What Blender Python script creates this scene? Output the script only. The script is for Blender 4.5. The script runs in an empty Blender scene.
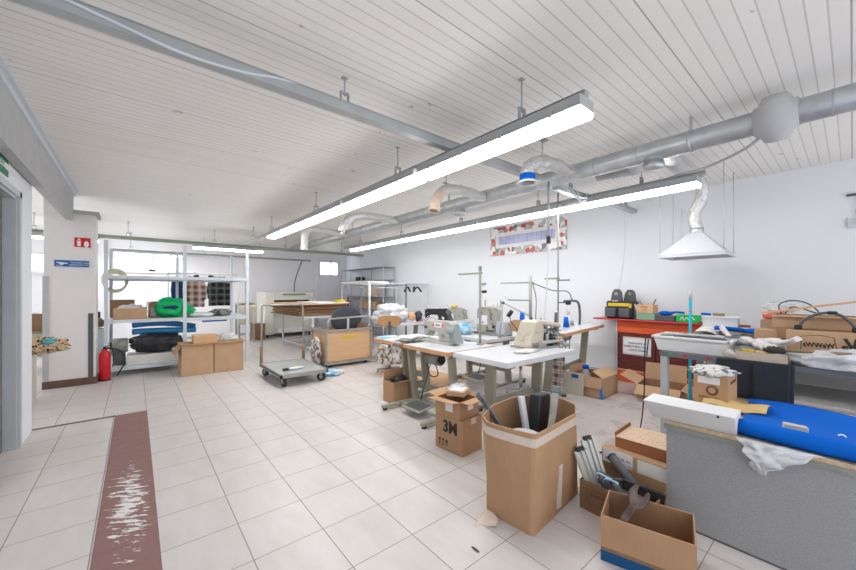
import bpy, bmesh, math, random
from mathutils import Vector, Matrix, noise
random.seed(7)
PI = math.pi
SC = bpy.context.scene
COL = SC.collection
R = math.radians

# ------------------------------------------------------------------ materials
def nm(name):
    m = bpy.data.materials.new(name); m.use_nodes = True
    nt = m.node_tree; b = nt.nodes['Principled BSDF']
    return m, nt, b
def mat(name, col, rough=0.6, metal=0.0, var=0.06, scale=6.0, bump=0.0, bscale=60.0, alpha=1.0, trans=0.0, emit=None, es=0.0, spec=0.35):
    m, nt, b = nm(name)
    b.inputs['Roughness'].default_value = rough
    b.inputs['Metallic'].default_value = metal
    b.inputs['Specular IOR Level'].default_value = spec
    if alpha < 1: b.inputs['Alpha'].default_value = alpha
    if trans: b.inputs['Transmission Weight'].default_value = trans
    if emit:
        b.inputs['Emission Color'].default_value = (*emit, 1); b.inputs['Emission Strength'].default_value = es
    tc = nt.nodes.new('ShaderNodeTexCoord')
    if var:
        n = nt.nodes.new('ShaderNodeTexNoise'); n.inputs['Scale'].default_value = scale; n.inputs['Detail'].default_value = 5
        r = nt.nodes.new('ShaderNodeMix'); r.data_type = 'RGBA'
        nt.links.new(tc.outputs['Object'], n.inputs['Vector'])
        nt.links.new(n.outputs['Fac'], r.inputs[0])
        r.inputs[6].default_value = (*[max(0, c*(1-2*var)) for c in col], 1)
        r.inputs[7].default_value = (*[min(1, c*(1+2*var)) for c in col], 1)
        nt.links.new(r.outputs[2], b.inputs['Base Color'])
    else:
        b.inputs['Base Color'].default_value = (*col, 1)
    if bump:
        n2 = nt.nodes.new('ShaderNodeTexNoise'); n2.inputs['Scale'].default_value = bscale; n2.inputs['Detail'].default_value = 4
        bp = nt.nodes.new('ShaderNodeBump'); bp.inputs['Strength'].default_value = bump; bp.inputs['Distance'].default_value = 0.02
        nt.links.new(tc.outputs['Object'], n2.inputs['Vector']); nt.links.new(n2.outputs['Fac'], bp.inputs['Height'])
        nt.links.new(bp.outputs['Normal'], b.inputs['Normal'])
    return m
def two(name, ca, cb, kind='noise', scale=8.0, thr=0.5, soft=0.02, rough=0.7, stretch=(1,1,1), metal=0.0):
    """two-colour pattern: noise patches, voronoi cells or checks"""
    m, nt, b = nm(name); b.inputs['Roughness'].default_value = rough; b.inputs['Metallic'].default_value = metal; b.inputs['Specular IOR Level'].default_value = 0.25
    tc = nt.nodes.new('ShaderNodeTexCoord'); mp = nt.nodes.new('ShaderNodeMapping'); mp.inputs['Scale'].default_value = stretch
    nt.links.new(tc.outputs['Object'], mp.inputs['Vector'])
    if kind == 'noise':
        n = nt.nodes.new('ShaderNodeTexNoise'); n.inputs['Detail'].default_value = 4; out = 'Fac'
    else:
        n = nt.nodes.new('ShaderNodeTexVoronoi'); out = 'Distance'
    n.inputs['Scale'].default_value = scale
    nt.links.new(mp.outputs[0], n.inputs['Vector'])
    cr = nt.nodes.new('ShaderNodeValToRGB'); cr.color_ramp.elements[0].position = thr-soft; cr.color_ramp.elements[1].position = thr+soft
    cr.color_ramp.elements[0].color = (*ca, 1); cr.color_ramp.elements[1].color = (*cb, 1)
    nt.links.new(n.outputs[out], cr.inputs[0]); nt.links.new(cr.outputs[0], b.inputs['Base Color'])
    return m
def M(nt, op, a, b=None, c=None):
    n = nt.nodes.new('ShaderNodeMath'); n.operation = op
    for i, v in enumerate((a, b, c)):
        if v is None: continue
        if isinstance(v, (int, float)): n.inputs[i].default_value = v
        else: nt.links.new(v, n.inputs[i])
    return n.outputs[0]
def mixc(nt, fac, a, b):
    n = nt.nodes.new('ShaderNodeMix'); n.data_type = 'RGBA'
    if isinstance(fac, (int, float)): n.inputs[0].default_value = fac
    else: nt.links.new(fac, n.inputs[0])
    for i, v in ((6, a), (7, b)):
        if isinstance(v, tuple): n.inputs[i].default_value = (*v, 1)
        else: nt.links.new(v, n.inputs[i])
    return n.outputs[2]
def plaid(name, base, dark, line, s=9.0, a1='X', a2='Z'):
    m, nt, b = nm(name); b.inputs['Roughness'].default_value = 0.9
    tc = nt.nodes.new('ShaderNodeTexCoord'); sp = nt.nodes.new('ShaderNodeSeparateXYZ'); nt.links.new(tc.outputs['Object'], sp.inputs[0])
    fx = M(nt, 'FRACT', M(nt, 'MULTIPLY', sp.outputs[a1], s)); fz = M(nt, 'FRACT', M(nt, 'MULTIPLY', sp.outputs[a2], s))
    d1 = M(nt, 'LESS_THAN', fx, 0.42); d2 = M(nt, 'LESS_THAN', fz, 0.42)
    f = M(nt, 'MULTIPLY', M(nt, 'ADD', d1, d2), 0.5)
    c1 = mixc(nt, f, base, dark)
    l1 = M(nt, 'MULTIPLY', M(nt, 'GREATER_THAN', fx, 0.66), M(nt, 'LESS_THAN', fx, 0.76))
    l2 = M(nt, 'MULTIPLY', M(nt, 'GREATER_THAN', fz, 0.66), M(nt, 'LESS_THAN', fz, 0.76))
    c2 = mixc(nt, M(nt, 'MAXIMUM', l1, l2), c1, line)
    nt.links.new(c2, b.inputs['Base Color'])
    return m
def cardmat(name, col):
    m, nt, b = nm(name); b.inputs['Roughness'].default_value = 0.85; b.inputs['Specular IOR Level'].default_value = 0.15
    tc = nt.nodes.new('ShaderNodeTexCoord')
    n = nt.nodes.new('ShaderNodeTexNoise'); n.inputs['Scale'].default_value = 5; n.inputs['Detail'].default_value = 6
    mp = nt.nodes.new('ShaderNodeMapping'); mp.inputs['Scale'].default_value = (90, 90, 2)
    n2 = nt.nodes.new('ShaderNodeTexNoise'); n2.inputs['Scale'].default_value = 2
    nt.links.new(tc.outputs['Object'], n.inputs['Vector']); nt.links.new(tc.outputs['Object'], mp.inputs['Vector']); nt.links.new(mp.outputs[0], n2.inputs['Vector'])
    f = M(nt, 'MULTIPLY_ADD', n2.outputs['Fac'], 0.35, M(nt, 'MULTIPLY', n.outputs['Fac'], 0.65))
    c = mixc(nt, f, tuple(x*0.78 for x in col), tuple(min(1, x*1.2) for x in col))
    nt.links.new(c, b.inputs['Base Color'])
    return m

MT = {}
MT['wall'] = mat('wall paint', (0.74, 0.765, 0.81), 0.65, var=0.015, scale=0.8, bump=0.04, bscale=30)
MT['wallback'] = mat('back wall paint', (0.85, 0.85, 0.90), 0.65, var=0.02, scale=0.8)
MT['column'] = mat('column paint', (0.72, 0.70, 0.69), 0.6, var=0.03, scale=3)
MT['white'] = mat('white plastic', (0.74, 0.745, 0.755), 0.4, var=0.03)
MT['paper'] = mat('white paper', (0.83, 0.84, 0.88), 0.8, var=0.02)
MT['dirtywhite'] = mat('worn white plastic', (0.72, 0.71, 0.67), 0.5, var=0.08, scale=9)
MT['galv'] = two('galvanised steel', (0.42, 0.45, 0.47), (0.58, 0.61, 0.63), 'noise', 9, 0.5, 0.25, 0.38, metal=0.75)
MT['greysteel'] = mat('grey painted steel', (0.50, 0.54, 0.58), 0.45, 0.15, var=0.05)
MT['palesteel'] = mat('pale grey shelf steel', (0.62, 0.67, 0.72), 0.45, 0.1, var=0.04)
MT['darksteel'] = mat('dark bench steel', (0.17, 0.18, 0.20), 0.45, 0.3, var=0.1)
MT['trolleysteel'] = mat('worn trolley steel', (0.36, 0.35, 0.33), 0.5, 0.4, var=0.15, scale=14)
MT['sheetsteel'] = mat('sheet steel platform', (0.55, 0.58, 0.61), 0.35, 0.5, var=0.08, scale=5)
MT['chrome'] = mat('bright steel', (0.70, 0.70, 0.70), 0.2, 0.9, var=0.02)
MT['olive'] = mat('grey green trunking', (0.30, 0.33, 0.27), 0.6, 0.1, var=0.1)
MT['foil'] = mat('crinkled foil hose', (0.72, 0.72, 0.72), 0.3, 0.8, var=0.12, scale=30, bump=1.0, bscale=38)
MT['foiltan'] = mat('tan foil hose', (0.70, 0.56, 0.47), 0.4, 0.3, var=0.1, scale=20, bump=0.4, bscale=40)
MT['card'] = cardmat('brown cardboard', (0.46, 0.285, 0.165))
MT['cardlight'] = cardmat('light cardboard', (0.53, 0.345, 0.215))
MT['carddark'] = cardmat('dark cardboard', (0.27, 0.165, 0.095))
MT['cardin'] = cardmat('cardboard inside', (0.35, 0.21, 0.12))
MT['cardred'] = cardmat('reddish cardboard', (0.36, 0.15, 0.075))
MT['tape'] = mat('clear packing tape', (0.68, 0.58, 0.50), 0.3, var=0.06, scale=20)
MT['palecard'] = cardmat('pale cardboard', (0.56, 0.48, 0.41))
MT['ink'] = mat('black print', (0.04, 0.035, 0.03), 0.7, var=0)
MT['inkgrey'] = mat('grey print', (0.20, 0.20, 0.24), 0.7, var=0)
MT['inkbrown'] = mat('brown print', (0.13, 0.08, 0.05), 0.7, var=0)
MT['black'] = mat('black plastic', (0.025, 0.026, 0.03), 0.45, var=0.1)
MT['rubber'] = mat('black rubber', (0.05, 0.05, 0.05), 0.7, var=0.1)
MT['darkgrey'] = mat('dark grey plastic', (0.09, 0.095, 0.105), 0.5, var=0.1)
MT['felt'] = mat('dark felt board', (0.022, 0.026, 0.034), 0.95, var=0.25, scale=160)
MT['seatfab'] = mat('charcoal seat fabric', (0.055, 0.065, 0.08), 0.85, var=0.1, scale=40)
MT['red'] = mat('red enamel', (0.62, 0.02, 0.03), 0.3, var=0.03)
MT['redcounter'] = two('red orange counter paint', (0.62, 0.085, 0.03), (0.74, 0.14, 0.05), 'noise', 4, 0.5, 0.3, 0.5, (1, 1, 6))
MT['redtop'] = mat('red counter top', (0.50, 0.05, 0.06), 0.4, var=0.05)
MT['maroon'] = two('maroon wood panel', (0.10, 0.022, 0.022), (0.17, 0.045, 0.04), 'noise', 6, 0.5, 0.2, 0.5, (1, 1, 14))
MT['blue'] = mat('blue foam', (0.0, 0.115, 0.56), 0.75, var=0.05, spec=0.15)
MT['bluefilm'] = mat('blue plastic film', (0.03, 0.24, 0.52), 0.35, var=0.12)
MT['cyan'] = mat('turquoise handle', (0.0, 0.36, 0.52), 0.4, var=0.04)
MT['green'] = mat('green plastic bag', (0.0, 0.46, 0.14), 0.4, var=0.2, scale=12, bump=0.5, bscale=14)
MT['signgreen'] = mat('green sign', (0.0, 0.19, 0.09), 0.5, var=0.03)
MT['signblue'] = mat('blue sign', (0.01, 0.11, 0.38), 0.5, var=0.03)
MT['bandblue'] = mat('printed blue band', (0.006, 0.075, 0.21), 0.6, var=0.05)
MT['hood'] = mat('pale hood enamel', (0.55, 0.56, 0.60), 0.5, var=0.02)
MT['signred'] = mat('red sign', (0.55, 0.01, 0.02), 0.5, var=0.03)
MT['ply'] = two('plywood panel', (0.60, 0.37, 0.20), (0.68, 0.44, 0.26), 'noise', 3, 0.5, 0.3, 0.6, (1, 1, 5))
MT['woodedge'] = two('varnished wood edge', (0.50, 0.27, 0.115), (0.64, 0.39, 0.20), 'noise', 5, 0.5, 0.3, 0.45, (2, 2, 12))
MT['chipboard'] = two('raw chipboard', (0.50, 0.37, 0.25), (0.66, 0.52, 0.37), 'noise', 60, 0.5, 0.2, 0.85)
MT['woodbrown'] = mat('dark wood board', (0.26, 0.18, 0.11), 0.7, var=0.15, scale=7)
MT['chairwood'] = mat('chair back wood', (0.46, 0.25, 0.11), 0.4, var=0.06)
MT['tabletop'] = mat('white laminate table top', (0.66, 0.675, 0.715), 0.3, var=0.02)
MT['laminate'] = two('speckled grey laminate', (0.27, 0.275, 0.29), (0.39, 0.395, 0.41), 'noise', 190, 0.5, 0.2, 0.5)
MT['benchpanel'] = two('speckled pale panel', (0.50, 0.48, 0.46), (0.64, 0.62, 0.60), 'noise', 170, 0.5, 0.2, 0.5)
MT['leggreen'] = mat('grey green table leg enamel', (0.33, 0.325, 0.26), 0.5, 0.05, var=0.07, scale=4)
MT['machine'] = mat('pale grey machine enamel', (0.42, 0.415, 0.375), 0.35, var=0.05)
MT['machinegrey'] = mat('blue grey machine enamel', (0.26, 0.29, 0.29), 0.35, var=0.05)
MT['cream'] = mat('cream machine enamel', (0.60, 0.535, 0.44), 0.35, var=0.04)
MT['creampanel'] = mat('cream press panel', (0.72, 0.725, 0.66), 0.45, var=0.03)
MT['pole'] = mat('dull grey pole', (0.33, 0.325, 0.30), 0.5, 0.2, var=0.06)
MT['motor'] = mat('grey motor', (0.30, 0.31, 0.29), 0.5, 0.3, var=0.12, scale=12)
MT['yellow'] = mat('yellow cloth', (0.62, 0.45, 0.03), 0.6, var=0.06)
MT['yellowpaper'] = mat('yellow paper', (0.66, 0.47, 0.20), 0.7, var=0.05)
MT['whitecloth'] = mat('white fabric', (0.72, 0.70, 0.70), 0.9, var=0.05, scale=8, bump=0.2, bscale=25)
MT['bluefab'] = two('blue white packet', (0.10, 0.45, 0.72), (0.74, 0.80, 0.85), 'noise', 7, 0.5, 0.12, 0.5)
MT['navy'] = mat('navy cloth', (0.02, 0.04, 0.14), 0.9, var=0.15)
MT['trashbag'] = mat('black bin bag', (0.035, 0.037, 0.042), 0.28, var=0.1, bump=0.5, bscale=12)
MT['leopard'] = two('leopard print cloth', (0.05, 0.035, 0.02), (0.55, 0.42, 0.27), 'vor', 28, 0.42, 0.08, 0.9)
MT['spotted'] = two('spotted cloth', (0.62, 0.58, 0.54), (0.16, 0.12, 0.10), 'noise', 14, 0.52, 0.05, 0.9)
MT['camo'] = two('camouflage cloth', (0.07, 0.08, 0.075), (0.28, 0.28, 0.26), 'noise', 12, 0.5, 0.06, 0.9)
MT['teal'] = mat('teal cloth', (0.10, 0.42, 0.50), 0.9, var=0.15)
MT['plaidpink'] = plaid('pink brown plaid cloth', (0.60, 0.45, 0.38), (0.22, 0.12, 0.10), (0.66, 0.56, 0.50), 6.5)
MT['plaidblack'] = plaid('black plaid cloth', (0.09, 0.10, 0.09), (0.012, 0.015, 0.016), (0.22, 0.23, 0.22), 6.0)
MT['plaidwhite'] = plaid('black and white plaid cloth', (0.62, 0.58, 0.55), (0.10, 0.085, 0.08), (0.45, 0.25, 0.2), 9.5, 'Y', 'Z')
MT['mint'] = mat('mint tin', (0.22, 0.42, 0.30), 0.5, var=0.05)
MT['limegreen'] = mat('green packet', (0.01, 0.45, 0.10), 0.4, var=0.05)
MT['pinkred'] = mat('pink film', (0.72, 0.20, 0.18), 0.4, var=0.1)
MT['hosegreen'] = mat('pale hose', (0.55, 0.56, 0.40), 0.5, var=0.05)
MT['bristle'] = mat('dark bristles', (0.05, 0.05, 0.04), 0.95, var=0.3, scale=60)
MT['brownpaint'] = mat('brown plinth tile', (0.13, 0.075, 0.06), 0.5, var=0.15, scale=12)
MT['doorbrown'] = mat('dark door leaf', (0.16, 0.14, 0.13), 0.55, var=0.08)
MT['conc'] = mat('grey beam plaster', (0.46, 0.47, 0.48), 0.85, var=0.08, scale=5)
MT['beige'] = mat('beige cabinet', (0.55, 0.52, 0.44), 0.6, var=0.06)
MT['tanlabel'] = mat('white label', (0.78, 0.78, 0.80), 0.7, var=0.03)
MT['greyrib'] = mat('ribbed grey metal', (0.55, 0.55, 0.53), 0.4, 0.35, var=0.05)
MT['lamp'] = mat('lit lamp diffuser', (0.9, 0.9, 0.9), 0.4, var=0, emit=(1.0, 0.985, 0.96), es=15.5)
MT['lampglow'] = mat('lit tube', (0.9, 0.9, 0.9), 0.4, var=0, emit=(1.0, 0.98, 0.94), es=18.0)
MT['pane'] = mat('daylight window pane', (0.8, 0.85, 0.9), 0.3, var=0, emit=(0.92, 0.96, 1.0), es=3.0)
MT['lampbody'] = mat('lamp housing', (0.40, 0.42, 0.43), 0.5, 0.15, var=0.08)
def filmmat(name, col, a):
    m, nt, b = nm(name)
    b.inputs['Base Color'].default_value = (*col, 1); b.inputs['Roughness'].default_value = 0.15
    tc = nt.nodes.new('ShaderNodeTexCoord'); n = nt.nodes.new('ShaderNodeTexNoise'); n.inputs['Scale'].default_value = 11; n.inputs['Detail'].default_value = 6
    nt.links.new(tc.outputs['Object'], n.inputs['Vector'])
    al = M(nt, 'MULTIPLY_ADD', n.outputs['Fac'], 0.6, a-0.3)
    nt.links.new(al, b.inputs['Alpha'])
    bp = nt.nodes.new('ShaderNodeBump'); bp.inputs['Strength'].default_value = 0.8; bp.inputs['Distance'].default_value = 0.03
    nt.links.new(n.outputs['Fac'], bp.inputs['Height']); nt.links.new(bp.outputs['Normal'], b.inputs['Normal'])
    return m
MT['film'] = filmmat('clear plastic film', (0.78, 0.80, 0.83), 0.55)
MT['whitefilm'] = filmmat('milky plastic film', (0.80, 0.82, 0.86), 0.72)

# ------------------------------------------------------------------ mesh builder
class MB:
    def __init__(s): s.bm = bmesh.new()
    def _mark(s, faces, mi, sm):
        for f in faces: f.material_index = mi; f.smooth = sm
    def box(s, c, d, rz=0, rx=0, ry=0, mi=0, bev=0):
        m = Matrix.Translation(c) @ Matrix.Rotation(rz, 4, 'Z') @ Matrix.Rotation(ry, 4, 'Y') @ Matrix.Rotation(rx, 4, 'X') @ Matrix.Diagonal((*d, 1))
        g = bmesh.ops.create_cube(s.bm, size=1, matrix=m)
        fs = set(f for v in g['verts'] for f in v.link_faces)
        s._mark(fs, mi, False)
        if bev:
            es = set(e for v in g['verts'] for e in v.link_edges)
            r = bmesh.ops.bevel(s.bm, geom=list(es), offset=bev, segments=2, affect='EDGES', profile=0.5)
            s._mark(r['faces'], mi, True)
        return s
    def bx(s, x0, x1, y0, y1, z0, z1, mi=0, bev=0):
        return s.box(((x0+x1)/2, (y0+y1)/2, (z0+z1)/2), (abs(x1-x0), abs(y1-y0), abs(z1-z0)), mi=mi, bev=bev)
    def tube(s, pts, r, seg=8, mi=0, cap=True, wob=0.0, flat=None):
        pts = [Vector(p) for p in pts]; n = len(pts)
        rs = r if isinstance(r, (list, tuple)) else [r]*n
        rings = []; up = None
        for i, p in enumerate(pts):
            t = (pts[min(i+1, n-1)] - pts[max(i-1, 0)]).normalized()
            if up is None:
                up = Vector((0, 0, 1)) if abs(t.z) < 0.95 else Vector((1, 0, 0))
            a = t.cross(up).normalized(); b = a.cross(t).normalized(); up = b
            ring = []
            for k in range(seg):
                w = 2*PI*k/seg; rr = rs[i]*(1+wob*(random.random()-0.5))
                ring.append(s.bm.verts.new(p + a*math.cos(w)*rr + b*math.sin(w)*rr*(flat or 1)))
            rings.append(ring)
        fs = []
        for i in range(n-1):
            for k in range(seg):
                fs.append(s.bm.faces.new((rings[i][k], rings[i][(k+1) % seg], rings[i+1][(k+1) % seg], rings[i+1][k])))
        s._mark(fs, mi, True)
        if cap:
            s._mark([s.bm.faces.new(list(reversed(rings[0]))), s.bm.faces.new(rings[-1])], mi, False)
        return s
    def cyl(s, a, b, r, r2=None, seg=14, mi=0, cap=True):
        return s.tube([a, b], [r, r if r2 is None else r2], seg, mi, cap)
    def lathe(s, prof, c=(0, 0, 0), seg=20, mi=0, axis='Z', rot=None):
        rings = []
        mt = rot if rot is not None else (Matrix.Identity(3) if axis == 'Z' else Matrix.Rotation(PI/2, 3, 'Y') if axis == 'X' else Matrix.Rotation(-PI/2, 3, 'X'))
        for r, z in prof:
            rings.append([s.bm.verts.new(Vector(c) + mt @ Vector((max(r, 1e-4)*math.cos(2*PI*k/seg), max(r, 1e-4)*math.sin(2*PI*k/seg), z))) for k in range(seg)])
        fs = []
        for i in range(len(prof)-1):
            for k in range(seg):
                fs.append(s.bm.faces.new((rings[i][k], rings[i][(k+1) % seg], rings[i+1][(k+1) % seg], rings[i+1][k])))
        s._mark(fs, mi, True)
        return s
    def prism(s, pts, h0, h1, plane='XY', mi=0, bev=0, smooth=False):
        """polygon pts in plane extruded along the third axis from h0 to h1"""
        def P(u, v, h):
            return {'XY': (u, v, h), 'XZ': (u, h, v), 'YZ': (h, u, v)}[plane]
        a = [s.bm.verts.new(P(u, v, h0)) for u, v in pts]; b = [s.bm.verts.new(P(u, v, h1)) for u, v in pts]
        n = len(pts); fs = [s.bm.faces.new(a), s.bm.faces.new(list(reversed(b)))]
        sd = [s.bm.faces.new((a[(k+1) % n], a[k], b[k], b[(k+1) % n])) for k in range(n)]
        s._mark(fs, mi, False); s._mark(sd, mi, smooth)
        if bev:
            es = set(e for f in fs for e in f.edges)
            r = bmesh.ops.bevel(s.bm, geom=list(es), offset=bev, segments=2, affect='EDGES', profile=0.5)
            s._mark(r['faces'], mi, True)
        return s
    def poly(s, pts, mi=0):
        s._mark([s.bm.faces.new([s.bm.verts.new(p) for p in pts])], mi, False); return s
    def sheet(s, fn, nu, nv, th=0.004, mi=0, smooth=True):
        """fn(u,v)->point, u,v in 0..1; thickened into a closed slab"""
        g = [[Vector(fn(i/nu, j/nv)) for j in range(nv+1)] for i in range(nu+1)]
        def nrm(i, j):
            a = g[min(i+1, nu)][j]-g[max(i-1, 0)][j]; b = g[i][min(j+1, nv)]-g[i][max(j-1, 0)]
            n = a.cross(b); return n.normalized() if n.length > 1e-9 else Vector((0, 0, 1))
        T = [[s.bm.verts.new(g[i][j]+nrm(i, j)*th/2) for j in range(nv+1)] for i in range(nu+1)]
        B = [[s.bm.verts.new(g[i][j]-nrm(i, j)*th/2) for j in range(nv+1)] for i in range(nu+1)]
        fs = []
        for i in range(nu):
            for j in range(nv):
                fs.append(s.bm.faces.new((T[i][j], T[i+1][j], T[i+1][j+1], T[i][j+1])))
                fs.append(s.bm.faces.new((B[i][j], B[i][j+1], B[i+1][j+1], B[i+1][j])))
        for i in range(nu):
            fs.append(s.bm.faces.new((T[i+1][0], T[i][0], B[i][0], B[i+1][0]))); fs.append(s.bm.faces.new((T[i][nv], T[i+1][nv], B[i+1][nv], B[i][nv])))
        for j in range(nv):
            fs.append(s.bm.faces.new((T[0][j], T[0][j+1], B[0][j+1], B[0][j]))); fs.append(s.bm.faces.new((T[nu][j+1], T[nu][j], B[nu][j], B[nu][j+1])))
        s._mark(fs, mi, smooth); return s
    def blob(s, c, d, amp=0.15, freq=2.0, seed=0, sub=3, mi=0, flat=None, rz=0):
        g = bmesh.ops.create_icosphere(s.bm, subdivisions=sub, radius=1)
        off = Vector((seed*3.1, seed*1.7, seed*5.3)); fs = set()
        for v in g['verts']:
            p = v.co.copy(); k = 1+amp*(noise.noise(p*freq+off)+0.5*noise.noise(p*freq*2.3+off))
            q = Vector((p.x*d[0]*k, p.y*d[1]*k, p.z*d[2]*k))
            if flat is not None and q.z < -flat*d[2]: q.z = -flat*d[2]
            q.rotate(Matrix.Rotation(rz, 3, 'Z'))
            v.co = q+Vector(c)
            fs.update(v.link_faces)
        s._mark(fs, mi, True); return s
    def xf(s, m):
        bmesh.ops.transform(s.bm, matrix=m, verts=s.bm.verts); return s

def wm(o):
    m = Matrix.Identity(4)
    while o is not None:
        m = Matrix.Translation(o.location) @ o.rotation_euler.to_matrix().to_4x4() @ m; o = o.parent
    return m
def part(name, mb, mats, parent, label=None, world=False, stuff=False):
    """a part: geometry in the parent's own coordinates, or in world ones with world=True"""
    if world: mb.xf(wm(parent).inverted())
    o = _mesh(name, mb, mats); o.parent = parent
    if label: o['label'] = label
    if stuff: o['kind'] = 'stuff'
    return o
def _mesh(name, mb, mats):
    bmesh.ops.recalc_face_normals(mb.bm, faces=mb.bm.faces)
    me = bpy.data.meshes.new(name); mb.bm.to_mesh(me); mb.bm.free()
    for m in (mats if isinstance(mats, (list, tuple)) else [mats]): me.materials.append(MT[m] if isinstance(m, str) else m)
    o = bpy.data.objects.new(name, me); COL.objects.link(o); return o
def tag(o, label, cat, group=None):
    o['label'] = label; o['category'] = cat
    if group: o['group'] = group
    return o
def thing(name, label, cat, loc=(0, 0, 0), rz=0, group=None):
    o = bpy.data.objects.new(name, None); o.empty_display_size = 0.1; COL.objects.link(o)
    o.location = loc; o.rotation_euler = (0, 0, rz); return tag(o, label, cat, group)
def solo(name, mb, mats, label, cat, group=None):
    """a thing that is one mesh, built in world coordinates, its origin moved to its base"""
    vs = mb.bm.verts; xs = [v.co.x for v in vs]; ys = [v.co.y for v in vs]; z0 = min(v.co.z for v in vs)
    c = Vector(((min(xs)+max(xs))/2, (min(ys)+max(ys))/2, z0))
    bmesh.ops.translate(mb.bm, vec=-c, verts=mb.bm.verts)
    o = _mesh(name, mb, mats); o.location = c; return tag(o, label, cat, group)
def struct(name, mb, mats):
    o = _mesh(name, mb, mats); o['kind'] = 'structure'; return o
def spart(name, mb, mats, parent):
    o = _mesh(name, mb, mats); o.parent = parent; return o
def copy_thing(o, loc, rz=None, label=None, group=None):
    r = o.copy(); COL.objects.link(r); r.location = loc
    if rz is not None: r.rotation_euler = (0, 0, rz)
    if label: r['label'] = label
    if group: r['group'] = group
    for c in list(o.children):
        k = c.copy(); COL.objects.link(k); k.parent = r
        for d in list(c.children):
            q = d.copy(); COL.objects.link(q); q.parent = k
    return r
def text(s, size, m, parent, loc, rot, name='lettering', sx=1.0, ext=0.0008, world=True, align='CENTER', shear=0, bold=0):
    cu = bpy.data.curves.new('t', 'FONT'); cu.body = s; cu.size = size; cu.align_x = align; cu.align_y = 'CENTER'; cu.extrude = ext; cu.shear = shear; cu.offset = bold
    t = bpy.data.objects.new('t', cu); COL.objects.link(t)
    dg = bpy.context.evaluated_depsgraph_get(); dg.update()
    me = bpy.data.meshes.new_from_object(t.evaluated_get(dg))
    bpy.data.objects.remove(t); bpy.data.curves.remove(cu)
    from mathutils import Euler
    w = Matrix.Translation(loc) @ Euler(rot).to_matrix().to_4x4() @ Matrix.Diagonal((sx, 1, 1, 1))
    if world: w = wm(parent).inverted() @ w
    me.transform(w); me.materials.clear(); me.materials.append(MT[m]); me.name = name
    o = bpy.data.objects.new(name, me); COL.objects.link(o); o.parent = parent; return o
FX = (PI/2, 0, -PI/2)      # writing on a face that looks toward -X
FY = (PI/2, 0, 0)          # writing on a face that looks toward -Y
def bez(pts, n=24):
    """smooth curve through points (Catmull-Rom)"""
    P = [Vector(p) for p in pts]; P = [2*P[0]-P[1]]+P+[2*P[-1]-P[-2]]; out = []
    m = len(P)-3
    for i in range(m):
        k = max(2, n//m)
        for j in range(k):
            t = j/k; a, b, c, d = P[i:i+4]
            out.append(0.5*((2*b)+(c-a)*t+(2*a-5*b+4*c-d)*t*t+(3*b-a-3*c+d)*t**3))
    out.append(P[-2]); return out
def carton(name, label, loc, rz, size, flaps=(), closed=False, m='card', cat='cardboard box', group=None, th=0.006, fl=None, mi='cardin'):
    """size=(x,y,h); flaps: (side, angle from upright outward, length)"""
    t = thing(name, label, cat, loc, rz, group); x, y, h = size
    b = MB()
    if closed: b.box((0, 0, h/2), (x, y, h), bev=0.004)
    else:
        b.bx(-x/2, x/2, -y/2, y/2, 0, th, mi=1)
        for sx in (-1, 1): b.bx(sx*x/2, sx*(x/2-th), -y/2, y/2, th, h)
        for sy in (-1, 1): b.bx(-x/2+th, x/2-th, sy*y/2, sy*(y/2-th), th, h)
        ins = [f for f in b.bm.faces if f.normal.length]
        b.bm.normal_update()
        for f in b.bm.faces:
            c = f.calc_center_median()
            if abs(c.x) < x/2-th*0.9 and abs(c.y) < y/2-th*0.9 and c.z < h-0.001: f.material_index = 1
    part('body', b, [m, mi], t)
    for side, ang, ln in flaps:
        f = MB(); w = (y if side[1] == 'x' else x)
        f.box((0, 0, ln/2), (w*0.98, th*0.7, ln))
        a = R(ang)
        # hinge along local x, upright plane; outward is -y before turning
        f.xf(Matrix.Rotation(a, 4, 'X'))
        rot = {'-y': 0, '+x': PI/2, '+y': PI, '-x': -PI/2}[side]
        off = {'-y': (0, -y/2+th/2, h), '+y': (0, y/2-th/2, h), '+x': (x/2-th/2, 0, h), '-x': (-x/2+th/2, 0, h)}[side]
        f.xf(Matrix.Translation(off) @ Matrix.Rotation(rot, 4, 'Z'))
        part('flap', f, [m], t)
    return t
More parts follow.
